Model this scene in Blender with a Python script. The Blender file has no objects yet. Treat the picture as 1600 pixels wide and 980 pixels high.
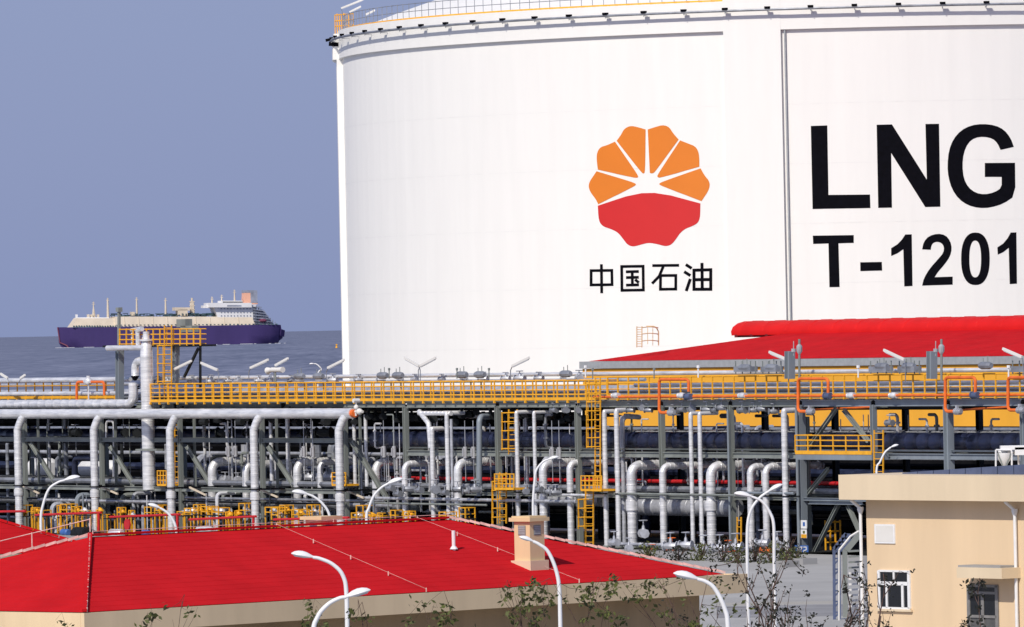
import bpy, bmesh, math, random
from mathutils import Vector, Matrix
V = Vector
random.seed(7)
R_ = math.radians
C = bpy.context.scene.collection
sc = bpy.context.scene
# ------------------------------------------------------------------ camera
F = 11230.0
CAM = V((0, 0, 12.0))
PHI = 20.5 / F
RHO = math.atan(0.0205)
cF = V((0, math.cos(PHI), math.sin(PHI)))
U0 = V((0, -math.sin(PHI), math.cos(PHI)))
X0 = V((1, 0, 0))
cR = math.cos(RHO) * X0 - math.sin(RHO) * U0
cU = math.sin(RHO) * X0 + math.cos(RHO) * U0
cam = bpy.data.cameras.new('camera')
cam.sensor_width = 36; cam.lens = F / 1600 * 36
cam.clip_start = 1; cam.clip_end = 500000
co = bpy.data.objects.new('camera', cam); C.objects.link(co)
M = Matrix.Identity(4)
for i in range(3):
    M[i][0] = cR[i]; M[i][1] = cU[i]; M[i][2] = -cF[i]; M[i][3] = CAM[i]
co.matrix_world = M
sc.camera = co
# ------------------------------------------------------------------ world, sun, exposure
SUN = V((-0.349, -0.656, 0.669)).normalized()
w = bpy.data.worlds.new('World'); sc.world = w; w.use_nodes = True
nt = w.node_tree; bg = nt.nodes['Background']
sky = nt.nodes.new('ShaderNodeTexSky'); sky.sky_type = 'NISHITA'; sky.sun_disc = False
sky.sun_elevation = math.asin(SUN.z); sky.sun_rotation = math.atan2(SUN.x, SUN.y)
sky.air_density = 1.0; sky.dust_density = 1.5; sky.ozone_density = 1.0
tint = nt.nodes.new('ShaderNodeMix'); tint.data_type = 'RGBA'; tint.blend_type = 'MULTIPLY'
tint.inputs[0].default_value = 1.0
tint.inputs[7].default_value = (0.85, 0.85, 1.0, 1)
nt.links.new(sky.outputs[0], tint.inputs[6])
veil = nt.nodes.new('ShaderNodeMix'); veil.data_type = 'RGBA'; veil.inputs[0].default_value = 0.8
veil.inputs[7].default_value = (2.45, 3.02, 5.25, 1)      # an even, hazy blue over the clear sky
tcw = nt.nodes.new('ShaderNodeTexCoord'); sep = nt.nodes.new('ShaderNodeSeparateXYZ'); el = nt.nodes.new('ShaderNodeMapRange')
nt.links.new(tcw.outputs['Generated'], sep.inputs[0]); nt.links.new(sep.outputs[2], el.inputs[0])
el.inputs['From Min'].default_value = 0.03; el.inputs['From Max'].default_value = 0.6
el.inputs['To Min'].default_value = 0.85; el.inputs['To Max'].default_value = 0.25   # haze thins out towards the zenith
nt.links.new(el.outputs[0], veil.inputs[0])
nt.links.new(tint.outputs[2], veil.inputs[6]); nt.links.new(veil.outputs[2], bg.inputs[0])
bg.inputs[1].default_value = 0.105
sl = bpy.data.lights.new('sun', 'SUN'); sl.energy = 3.6; sl.angle = R_(0.5); sl.color = (1, 0.93, 0.82)
so = bpy.data.objects.new('sun', sl); C.objects.link(so)
so.rotation_euler = (-SUN).to_track_quat('-Z', 'Y').to_euler()
sc.view_settings.view_transform = 'Standard'; sc.view_settings.look = 'None'
sc.view_settings.gamma = 1; sc.view_settings.exposure = 0.0
sc.view_settings.use_curve_mapping = False
try:
    sc.cycles.max_bounces = 6
except Exception: pass
# ------------------------------------------------------------------ projection helpers
def ray(px, py):
    return cF * F + cR * (px - 800) + cU * (490 - py)
def pd(px, py, Y):
    r = ray(px, py); return CAM + r * (Y / r.y)
def pz(px, py, z):
    r = ray(px, py); return CAM + r * ((z - CAM.z) / r.z)
def proj(P):
    d = V(P) - CAM; k = F / d.dot(cF)
    return (800 + d.dot(cR) * k, 490 - d.dot(cU) * k)
E = V((0.541, -0.841, 0)).normalized()      # along the rack, towards the right
N = V((-E.y, E.x, 0)).normalized()          # into the rack, away from the camera
N = V((0.841, 0.541, 0)).normalized()
O = V((-22.5, 448, 0))
GZ = -0.5
def pt(px, py, t=0.0):
    r = ray(px, py); k = (t + (O - CAM).dot(N)) / r.dot(N); return CAM + r * k
def S(px, t=0.0, py=640):
    return (pt(px, py, t) - O).dot(E)
def Q(s, t, z):
    p = O + E * s + N * t; return V((p.x, p.y, z))
def mpp(P): return P.y / F
# ------------------------------------------------------------------ materials
MATS = {}
def mat(name, col, rough=0.6, metal=0.0, var=0.08, nscale=3.0, bump=0.0, bscale=20.0, streak=False, dirt=None, spec=0.5, stretch=None):
    m = bpy.data.materials.new(name); m.use_nodes = True; t = m.node_tree; b = t.nodes['Principled BSDF']
    b.inputs['Roughness'].default_value = rough; b.inputs['Metallic'].default_value = metal
    b.inputs['Specular IOR Level'].default_value = spec
    tc = t.nodes.new('ShaderNodeNewGeometry'); mp = t.nodes.new('ShaderNodeMapping')
    t.links.new(tc.outputs['Position'], mp.inputs[0])
    if streak: mp.inputs['Scale'].default_value = (1, 1, 0.12)
    if stretch: mp.inputs['Scale'].default_value = stretch
    n = t.nodes.new('ShaderNodeTexNoise'); n.inputs['Scale'].default_value = nscale; n.inputs['Detail'].default_value = 6
    n.inputs['Roughness'].default_value = 0.62
    t.links.new(mp.outputs[0], n.inputs['Vector'])
    cr = t.nodes.new('ShaderNodeMapRange'); cr.inputs['From Min'].default_value = 0.3; cr.inputs['From Max'].default_value = 0.7
    t.links.new(n.outputs['Fac'], cr.inputs[0])
    mx = t.nodes.new('ShaderNodeMix'); mx.data_type = 'RGBA'
    a = dirt if dirt else [max(0, c * (1 - var * 2)) for c in col[:3]]
    bb = [min(1, c * (1 + var)) for c in col[:3]]
    mx.inputs[6].default_value = (*a, 1); mx.inputs[7].default_value = (*bb, 1)
    if dirt:
        cr.inputs['From Min'].default_value = 0.25; cr.inputs['From Max'].default_value = 0.48
    t.links.new(cr.outputs[0], mx.inputs[0]); t.links.new(mx.outputs[2], b.inputs['Base Color'])
    if bump:
        n2 = t.nodes.new('ShaderNodeTexNoise'); n2.inputs['Scale'].default_value = bscale; n2.inputs['Detail'].default_value = 3
        t.links.new(mp.outputs[0], n2.inputs['Vector'])
        bp = t.nodes.new('ShaderNodeBump'); bp.inputs['Strength'].default_value = bump; bp.inputs['Distance'].default_value = 0.05
        t.links.new(n2.outputs['Fac'], bp.inputs['Height']); t.links.new(bp.outputs[0], b.inputs['Normal'])
    MATS[name] = m; return m
mat('tank_white', (0.87, 0.865, 0.835), 0.55, var=0.013, nscale=0.9, bump=0.05, bscale=2, stretch=(1, 1, 0.10))
mat('tank_trim', (0.86, 0.855, 0.83), 0.55, var=0.02, nscale=1)
mat('silver', (0.86, 0.88, 0.92), 0.34, 0.38, var=0.16, nscale=1.0, bump=0.10, bscale=3, stretch=(0.7, 0.7, 6.0))
mat('silver_dull', (0.50, 0.52, 0.57), 0.45, 0.35, var=0.18, nscale=1.5, bump=0.3, bscale=4)
mat('pipe_grey', (0.32, 0.34, 0.38), 0.45, 0.4, var=0.2, nscale=1.2)
mat('pipe_navy', (0.022, 0.028, 0.065), 0.30, 0.2, var=0.3, nscale=1.0)
mat('shade_black', (0.006, 0.006, 0.008), 0.7, 0.0, var=0.4, nscale=1.0, spec=0.1)  # near-black colour standing in for deep shade in and behind the rack
mat('steel', (0.25, 0.275, 0.26), 0.55, 0.1, var=0.15, nscale=0.8, streak=True)
mat('steel_blue', (0.25, 0.29, 0.33), 0.5, 0.15, var=0.12, nscale=0.8, streak=True)
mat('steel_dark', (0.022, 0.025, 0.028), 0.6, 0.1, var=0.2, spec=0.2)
mat('yellow', (0.86, 0.42, 0.018), 0.5, var=0.10, nscale=2.5)
mat('orange', (0.80, 0.16, 0.02), 0.5, var=0.12, nscale=2)
mat('red_pipe', (0.56, 0.014, 0.018), 0.5, var=0.12)
mat('red_roof', (0.54, 0.013, 0.018), 0.85, var=0.07, nscale=0.6, bump=0.08, bscale=3, spec=0.03)
mat('pale_orange', (0.72, 0.50, 0.27), 0.6, var=0.1)
mat('red_vent', (0.64, 0.016, 0.016), 0.6, var=0.06, nscale=0.6, bump=0.15, bscale=2, spec=0.1)
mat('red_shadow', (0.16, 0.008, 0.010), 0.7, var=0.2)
mat('flashing', (0.74, 0.50, 0.45), 0.6, var=0.25, nscale=3)
mat('tan_wall', (0.74, 0.56, 0.36), 0.8, var=0.05, nscale=0.35, bump=0.1, bscale=10, streak=True)
mat('tan_fascia', (0.78, 0.61, 0.39), 0.8, var=0.07, nscale=0.5, streak=True, spec=0.1)
mat('tan_chimney', (0.72, 0.55, 0.33), 0.8, var=0.06, nscale=1.5, streak=True, spec=0.1)
mat('tan_trim', (0.72, 0.59, 0.41), 0.8, var=0.05, nscale=0.4, bump=0.1, bscale=10, streak=True)
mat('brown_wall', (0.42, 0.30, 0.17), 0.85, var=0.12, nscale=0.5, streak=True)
mat('ochre_wall', (0.86, 0.42, 0.035), 0.7, var=0.04, nscale=0.3, streak=True)
mat('grey_trim', (0.36, 0.38, 0.40), 0.6, var=0.08)
mat('white_paint', (0.80, 0.81, 0.82), 0.4, var=0.04)
mat('white_wall', (0.74, 0.73, 0.70), 0.7, var=0.06, nscale=0.3)
mat('lens', (0.55, 0.58, 0.62), 0.15, var=0.05)
mat('black', (0.003, 0.003, 0.006), 0.8, var=0.2, spec=0.08)
mat('logo_orange', (0.74, 0.205, 0.014), 0.55, var=0.02, nscale=0.4)
mat('logo_red', (0.62, 0.018, 0.018), 0.55, var=0.02, nscale=0.4)
mat('concrete', (0.34, 0.34, 0.34), 0.9, spec=0.1, var=0.10, nscale=0.12, bump=0.2, bscale=4)
mat('slab', (0.40, 0.40, 0.39), 0.9, spec=0.1, var=0.08, nscale=0.2, bump=0.2, bscale=4)
mat('ground_shade', (0.035, 0.036, 0.036), 0.95, var=0.3, nscale=1.5, spec=0.05)  # dark colour painted in for the shade on the ground under the rack
mat('asphalt', (0.27, 0.27, 0.275), 0.9, var=0.12, nscale=0.3)
mat('glass_dark', (0.012, 0.015, 0.02), 0.08, var=0.1)
mat('door_grey', (0.10, 0.10, 0.10), 0.5, var=0.1)
mat('frame_grey', (0.22, 0.215, 0.21), 0.5, var=0.1)
mat('blue_cap', (0.10, 0.13, 0.23), 0.5, 0.2, var=0.15, nscale=1)
mat('blue_paint', (0.05, 0.14, 0.42), 0.5, var=0.1)
mat('bark', (0.10, 0.058, 0.045), 0.9, var=0.3, nscale=5)
mat('leaf_olive', (0.085, 0.10, 0.020), 0.7, var=0.4, nscale=1.5)
mat('leaf_dark', (0.022, 0.024, 0.014), 0.8, var=0.4, nscale=1.5)
mat('hull_purple', (0.062, 0.042, 0.155), 0.5, var=0.10, nscale=0.02, streak=True, spec=0.3)
mat('hull_red', (0.17, 0.035, 0.08), 0.6, var=0.1, nscale=0.02)
mat('ship_cream', (0.68, 0.59, 0.46), 0.6, var=0.08, nscale=0.05)
mat('ship_white', (0.78, 0.78, 0.78), 0.6, var=0.05, nscale=0.05)
mat('ship_green', (0.05, 0.10, 0.13), 0.6, var=0.4, nscale=0.1)
mat('ship_grey', (0.30, 0.33, 0.41), 0.6, var=0.2, nscale=0.1)
mat('ship_orange', (0.78, 0.42, 0.29), 0.6, var=0.05, nscale=0.05)
mat('foam', (0.75, 0.77, 0.80), 0.9, var=0.1)
mat('beacon', (0.5, 0.5, 0.52), 0.4, 0.3, var=0.1)
# ------------------------------------------------------------------ mesh builder
class MB:
    def __init__(s): s.v = []; s.f = []
    def quad(s, a, b, c, d):
        n = len(s.v); s.v += [V(a), V(b), V(c), V(d)]; s.f.append((n, n+1, n+2, n+3)); return s
    def poly(s, pts):
        n = len(s.v); s.v += [V(p) for p in pts]; s.f.append(tuple(range(n, n+len(pts)))); return s
    def box(s, c, sz, ax=None):
        c = V(c); X, Y, Z = ax if ax else (V((1,0,0)), V((0,1,0)), V((0,0,1)))
        h = [k/2 for k in sz]; n = len(s.v)
        for dz in (-1, 1):
            for dx, dy in ((-1,-1),(1,-1),(1,1),(-1,1)):
                s.v.append(c + X*h[0]*dx + Y*h[1]*dy + Z*h[2]*dz)
        for f in ((3,2,1,0),(4,5,6,7),(0,1,5,4),(1,2,6,5),(2,3,7,6),(3,0,4,7)): s.f.append(tuple(n+i for i in f))
        return s
    def beam(s, p, q, w, h, up=V((0,0,1))):
        p, q = V(p), V(q); d = (q-p); L = d.length; d.normalize()
        side = d.cross(up)
        if side.length < 1e-4: side = d.cross(N)
        side.normalize(); u = side.cross(d)
        return s.box((p+q)/2, (L, w, h), (d, side, u))
    def ibeam(s, p, q, w, h, up=V((0,0,1)), tw=None):
        p, q = V(p), V(q); d = (q-p).normalized(); side = d.cross(up)
        if side.length < 1e-3: side = d.cross(N)
        side.normalize(); u = side.cross(d); a = w/2; b = h/2; tf = min(0.04, h*0.14); tw = tw or min(0.035, w*0.14)
        pr = [(-a,-b),(a,-b),(a,-b+tf),(tw/2,-b+tf),(tw/2,b-tf),(a,b-tf),(a,b),(-a,b),(-a,b-tf),(-tw/2,b-tf),(-tw/2,-b+tf),(-a,-b+tf)]
        n = len(s.v)
        for P in (p, q):
            for x, y in pr: s.v.append(P + side*x + u*y)
        k = len(pr)
        for i in range(k): j = (i+1) % k; s.f.append((n+i, n+j, n+k+j, n+k+i))
        s.f.append(tuple(n+i for i in reversed(range(k)))); s.f.append(tuple(n+k+i for i in range(k)))
        return s
    def tube(s, pts, r, seg=8, cap=True, flat=None):
        pts = [V(p) for p in pts]; rs = r if isinstance(r, (list, tuple)) else [r]*len(pts)
        d = (pts[1]-pts[0]).normalized(); ref = V((0,0,1)) if abs(d.z) < 0.9 else N
        u = d.cross(ref).normalized(); n0 = len(s.v)
        for i, P in enumerate(pts):
            if i == 0: dd = pts[1]-pts[0]
            elif i == len(pts)-1: dd = pts[-1]-pts[-2]
            else:
                dd = (pts[i+1]-P).normalized() + (P-pts[i-1]).normalized()
            if dd.length < 1e-9: dd = d
            dd.normalize(); u = (u - dd*u.dot(dd)).normalized(); v = dd.cross(u)
            for k in range(seg):
                a = 2*math.pi*k/seg; s.v.append(P + (u*math.cos(a) + v*math.sin(a))*rs[i])
        for i in range(len(pts)-1):
            for k in range(seg):
                a = n0+i*seg+k; b = n0+i*seg+(k+1) % seg; s.f.append((a, b, b+seg, a+seg))
        if cap:
            s.f.append(tuple(n0+k for k in reversed(range(seg)))); s.f.append(tuple(n0+(len(pts)-1)*seg+k for k in range(seg)))
        return s
    def band(s, pts, r, seg=10, step=0.28, lip=1.05):
        """jacketed pipe: cladding lengths with raised lap joints"""
        P = [V(pts[0])]; Rr = [r]; 
        for a, b in zip(pts[:-1], pts[1:]):
            a, b = V(a), V(b); L = (b-a).length; n = int(L/step)
            if n < 1:
                P.append(b); Rr.append(r); continue
            for k in range(n):
                for f, m in ((0.86, 1.0), (0.88, lip), (0.98, lip), (1.0, 1.0)):
                    P.append(a.lerp(b, (k+f)/n)); Rr.append(r*m)
        return s.tube(P, Rr, seg)
    def sphere(s, c, r, seg=8, rings=5, sc3=(1,1,1)):
        c = V(c); n0 = len(s.v)
        for i in range(1, rings):
            a = math.pi*i/rings
            for k in range(seg):
                b = 2*math.pi*k/seg
                s.v.append(c + V((math.sin(a)*math.cos(b)*r*sc3[0], math.sin(a)*math.sin(b)*r*sc3[1], math.cos(a)*r*sc3[2])))
        s.v.append(c+V((0,0,r*sc3[2]))); s.v.append(c-V((0,0,r*sc3[2]))); T0 = len(s.v)-2
        for i in range(rings-2):
            for k in range(seg):
                a = n0+i*seg+k; b = n0+i*seg+(k+1) % seg; s.f.append((a, a+seg, b+seg, b))
        for k in range(seg):
            s.f.append((T0, n0+k, n0+(k+1) % seg)); l = n0+(rings-2)*seg; s.f.append((T0+1, l+(k+1) % seg, l+k))
        return s
    def build(s, name, m, parent=None, loc=None, smooth=True, kind=None, label=None):
        base = V(loc) if loc is not None else (V(parent['_l']) if parent is not None and '_l' in parent else V((0,0,0)))
        me = bpy.data.meshes.new(name)
        me.from_pydata([tuple(v - base) for v in s.v], [], s.f)
        me.materials.append(MATS[m] if isinstance(m, str) else m)
        if smooth:
            me.shade_smooth()
            try: me.set_sharp_from_angle(angle=R_(38))
            except Exception: pass
        o = bpy.data.objects.new(name, me); C.objects.link(o)
        if parent is not None:
            o.parent = parent
            pl = V(parent['_l']) if '_l' in parent else V((0,0,0))
            o.location = base - pl
            o['_l'] = tuple(base)
        else:
            o.location = base; o['_l'] = tuple(base)
        if kind: o['kind'] = kind
        if label: o['label'] = label
        return o
def T(name, label, cat, loc=(0,0,0), group=None):
    o = bpy.data.objects.new(name, None); o.empty_display_size = 0.3; C.objects.link(o)
    o.location = loc; o['_l'] = tuple(loc); o['label'] = label; o['category'] = cat
    if group: o['group'] = group
    return o
def tag(o, label, cat, group=None):
    o['label'] = label; o['category'] = cat
    if group: o['group'] = group
    return o
def dup(root, loc, label, rotz=None, scale=None):
    kids = list(root.children)
    r = root.copy(); C.objects.link(r); r.location = loc; r['label'] = label; r['_l'] = tuple(loc)
    if rotz is not None: r.rotation_euler = (0, 0, rotz)
    if scale is not None: r.scale = (scale,)*3
    for ch in kids:
        c = ch.copy(); C.objects.link(c); c.parent = r
        for g in ch.children:
            d = g.copy(); C.objects.link(d); d.parent = c
    return r
def share(o, name, locs, parent):
    """repeat a part at further places, sharing its mesh"""
    pl = V(parent['_l'])
    for L in locs:
        c = o.copy(); C.objects.link(c); c.parent = parent; c.location = V(L) - pl; c['_l'] = tuple(L)
def fillet(pts, Re, n=5):
    pts = [V(p) for p in pts]; out = [pts[0]]
    for a, b, c in zip(pts[:-2], pts[1:-1], pts[2:]):
        d1 = (a-b); d2 = (c-b); l1 = d1.length; l2 = d2.length; d1.normalize(); d2.normalize()
        ang = d1.angle(d2); t = min(Re/math.tan(ang/2), l1*0.49, l2*0.49); r = t*math.tan(ang/2)
        p1 = b + d1*t; p2 = b + d2*t; cen = b + (d1+d2).normalized()*(r/math.sin(ang/2))
        v1 = p1-cen; v2 = p2-cen; th = v1.angle(v2)
        for k in range(n+1):
            f = k/n; out.append(cen + (v1*math.sin((1-f)*th) + v2*math.sin(f*th))/math.sin(th))
    out.append(pts[-1]); return out
def struct(o): o['kind'] = 'structure'; return o
ORD = ['first','second','third','fourth','fifth','sixth','seventh','eighth','ninth','tenth','eleventh','twelfth','thirteenth','fourteenth','fifteenth','sixteenth','seventeenth','eighteenth','nineteenth','twentieth']
def ordn(i):
    if i < 20: return ORD[i]
    tens = {2:'twenty',3:'thirty',4:'forty',5:'fifty',6:'sixty',7:'seventy',8:'eighty',9:'ninety'}; t, u = divmod(i+1, 10)
    if u == 0: return {2:'twentieth',3:'thirtieth',4:'fortieth',5:'fiftieth',6:'sixtieth',7:'seventieth',8:'eightieth',9:'ninetieth'}[t]
    return tens[t] + '-' + ORD[u-1]
Z3 = V((0,0,1))
# ================================================================== SETTING
g = MB()
for a in range(6):
    for b in range(8):
        x0 = -260+a*90; y0 = 30+b*70
        g.quad((x0,y0,GZ),(x0+90,y0,GZ),(x0+90,y0+70,GZ),(x0,y0+70,GZ))
struct(g.build('ground', 'concrete'))
# quay edge down to the water
g = MB(); g.box((10, 590.3, -2.6), (540, 0.6, 4.1)); struct(g.build('quay_wall', 'slab'))
# sea
ms = bpy.data.materials.new('sea'); ms.use_nodes = True; t = ms.node_tree; b = t.nodes['Principled BSDF']
gn = t.nodes.new('ShaderNodeNewGeometry'); mp = t.nodes.new('ShaderNodeMapping'); mp.inputs['Scale'].default_value = (0.16, 0.006, 1)
n1 = t.nodes.new('ShaderNodeTexNoise'); n1.inputs['Scale'].default_value = 1.0; n1.inputs['Detail'].default_value = 6; n1.inputs['Roughness'].default_value = 0.65
mp2 = t.nodes.new('ShaderNodeMapping'); mp2.inputs['Scale'].default_value = (0.02, 0.0012, 1)
n2 = t.nodes.new('ShaderNodeTexNoise'); n2.inputs['Detail'].default_value = 3; n2.inputs['Scale'].default_value = 1.0
t.links.new(gn.outputs['Position'], mp.inputs[0]); t.links.new(gn.outputs['Position'], mp2.inputs[0])
t.links.new(mp.outputs[0], n1.inputs['Vector']); t.links.new(mp2.outputs[0], n2.inputs['Vector'])
ad = t.nodes.new('ShaderNodeMath'); ad.operation = 'MULTIPLY_ADD'; ad.inputs[1].default_value = 0.45
t.links.new(n2.outputs['Fac'], ad.inputs[0]); t.links.new(n1.outputs['Fac'], ad.inputs[2])
r = t.nodes.new('ShaderNodeValToRGB'); cr = r.color_ramp
cr.elements[0].position = 0.52; cr.elements[0].color = (0.082, 0.098, 0.155, 1)
cr.elements[1].position = 0.95; cr.elements[1].color = (0.23, 0.25, 0.34, 1)
t.links.new(ad.outputs[0], r.inputs[0]); t.links.new(r.outputs[0], b.inputs['Base Color'])
b.inputs['Roughness'].default_value = 0.55; b.inputs['Specular IOR Level'].default_value = 0.12
MATS['sea'] = ms
SZ = -4.0
g = MB(); ys = [-400, 590, 1200, 2500, 5000, 10000, 20000, 50000, 120000, 400000]
for y0, y1 in zip(ys[:-1], ys[1:]):
    k0, k1 = 600+abs(y0)*0.5, 600+abs(y1)*0.5
    g.quad((-k0,y0,SZ),(k0,y0,SZ),(k1,y1,SZ),(-k1,y1,SZ))
struct(g.build('sea', 'sea'))
# pavement slabs behind the red roofed building
def zpix(px, py, z, dz=0.0):
    p = pz(px, py, z); return V((p.x, p.y, z+dz))
g = MB(); a = [zpix(1040, 868, GZ, .004), zpix(1345, 862, GZ, .004), zpix(1345, 1080, GZ, .004), zpix(1000, 1080, GZ, .004)]
g.poly([a[3], a[2], a[1], a[0]]); struct(g.build('service_yard', 'slab'))
g = MB(); a = [zpix(1120, 948, GZ, .008), zpix(1345, 944, GZ, .008), zpix(1345, 962, GZ, .008), zpix(1120, 966, GZ, .008)]
g.poly([a[3], a[2], a[1], a[0]]); struct(g.build('service_road', 'asphalt'))
kb = MB(); kb.beam(zpix(1120, 946.5, GZ, .06), zpix(1345, 942.5, GZ, .06), 0.18, 0.13); struct(kb.build('kerb', 'concrete'))
# ================================================================== LNG TANK
TD = 545.0; TR = 42.0; TX = 29.5
tc0 = V((TX, TD, GZ))
def cyl(ang, r, z):   # ang: 0 faces the camera, negative to the left
    return V((TX + r*math.sin(ang), TD - r*math.cos(ang), z))
tank = T('storage_tank', 'huge white cylindrical gas storage tank with emblem and black lettering', 'tank', tc0)
def ring(mb, r0, z0, r1, z1, a0=-math.pi, a1=math.pi, n=180):
    for i in range(n):
        a = a0+(a1-a0)*i/n; c = a0+(a1-a0)*(i+1)/n
        mb.quad(cyl(a, r0, z0), cyl(c, r0, z0), cyl(c, r1, z1), cyl(a, r1, z1))
ZG = 32.45; ZT = 34.55
m = MB(); ring(m, TR, GZ, TR, ZG); m.build('wall', 'tank_white', tank)
# faint casting joints, slightly raised beads around the wall
for zz in (6.2, 10.4, 14.6, 18.8, 23.0, 27.2):
    m = MB(); ring(m, TR+.004, zz, TR+.004, zz+.05, -1.6, 1.6, 120); m.build('casting_joint', 'tank_trim', tank)
m = MB(); ring(m, TR, ZG-.002, TR+.28, ZG); ring(m, TR+.28, ZG, TR+.28, ZT); ring(m, TR+.28, ZT, TR-1.2, ZT+.02); m.build('top_band', 'tank_white', tank)
m = MB(); rb = TR-1.0; rise = 7.6; rho = (rb*rb+rise*rise)/(2*rise)
def dome(q): return ZT+.05+math.sqrt(rho*rho-q*q)-(rho-rise)
prev = rb
for q in (38, 34, 28, 20, 10, 0.01):
    ring(m, prev, dome(prev), q, dome(q), n=96); prev = q
m.build('dome_roof', 'tank_white', tank)
def ang_at(px, py, r=TR):
    # ray against the vertical cylinder
    d = ray(px, py); ox, oy = CAM.x-TX, CAM.y-TD
    A = d.x*d.x+d.y*d.y; B = 2*(ox*d.x+oy*d.y); Cc = ox*ox+oy*oy-r*r
    D = B*B-4*A*Cc
    if D < 0: D = 0
    k = (-B-math.sqrt(D))/(2*A); P = CAM+d*k
    return math.atan2(P.x-TX, TD-P.y), P.z
# buttress and conduit
a0, _ = ang_at(1137, 300); a1, _ = ang_at(1226, 300)
m = MB(); rr = TR+.30
ring(m, rr, GZ, rr, ZT+.3, a0, a1, 10)
m.quad(cyl(a0,TR-.1,GZ), cyl(a0,rr,GZ), cyl(a0,rr,ZT+.3), cyl(a0,TR-.1,ZT+.3)); m.quad(cyl(a1,rr,GZ), cyl(a1,TR-.1,GZ), cyl(a1,TR-.1,ZT+.3), cyl(a1,rr,ZT+.3))
ring(m, rr, ZT+.3, TR-1.2, ZT+.3, a0, a1, 10)
m.build('buttress', 'tank_white', tank)
a2, _ = ang_at(1232, 300)
m = MB(); m.box(cyl(a2, TR+.12, 17.3), (.10, .20, 35.6), (V((math.cos(a2), math.sin(a2), 0)), V((-math.sin(a2), math.cos(a2), 0)), Z3)); m.build('conduit', 'grey_trim', tank)
# edge-on buttress with its corbelled head at the left silhouette
m = MB(); b0_, b1_ = -1.66, -1.497
def seg_(r0, r1, z0, z1, r1b=None):
    r1b = r1 if r1b is None else r1b
    ring(m, r1b, z0, r1, z1, b0_, b1_, 6)
    m.quad(cyl(b1_, r1b, z0), cyl(b1_, r0, z0), cyl(b1_, r0, z1), cyl(b1_, r1, z1)); m.quad(cyl(b0_, r0, z0), cyl(b0_, r1b, z0), cyl(b0_, r1, z1), cyl(b0_, r0, z1))
    ring(m, r1, z1, r0, z1+.001, b0_, b1_, 6); ring(m, r0, z0-.001, r1b, z0, b0_, b1_, 6)
seg_(TR-.3, TR+.44, GZ, ZG-.05); seg_(TR-.3, TR+.72, ZG-.05, ZG+.75); seg_(TR-.3, TR+.62, ZG+1.0, ZT-.2, TR+.74); seg_(TR-.3, TR+.52, ZG+.75, ZG+1.0, TR+.72)
m.build('edge_buttress', 'tank_white', tank, smooth=False)
# fire water ring pipe with clamps and brackets
m = MB(); m.tube([cyl(-1.75+3.5*i/140, TR+.82, 33.85) for i in range(141)], 0.10, 6); rp = m.build('ring_pipe', 'pipe_grey', tank)
clampmb = MB(); clampmb.box((0,0,0.05), (.55, .3, .26)); 
m = MB(); m.box((0, 0, 0), (.50, .32, .28)); cl = None
brk = MB(); brk.box((0, .3, -.22), (.07, .62, .07)); brk.box((0, .02, -.12), (.07, .07, .26)); bk = None
angs = [-1.56+i*0.072 for i in range(44)]
for i, a in enumerate(angs):
    if a > 0.6: break
    P = cyl(a, TR+.84, 34.0)
    if cl is None:
        cl = MB(); cl.box(P, (.38, .26, .15)); cl = cl.build('clamp', 'black', tank, loc=P); c = cl
        bk = MB(); bk.box(P+V((0,.3,-.27)), (.045, .6, .045)); bk.box(P+V((0,0,-.2)), (.045,.045,.28)); bk = bk.build('bracket', 'grey_trim', tank, loc=P); k = bk
    else:
        c = cl.copy(); C.objects.link(c); k = bk.copy(); C.objects.link(k)
        for o_ in (c, k): o_.parent = tank; o_.location = P - tc0
    c.rotation_euler.z = a; k.rotation_euler.z = a
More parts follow.
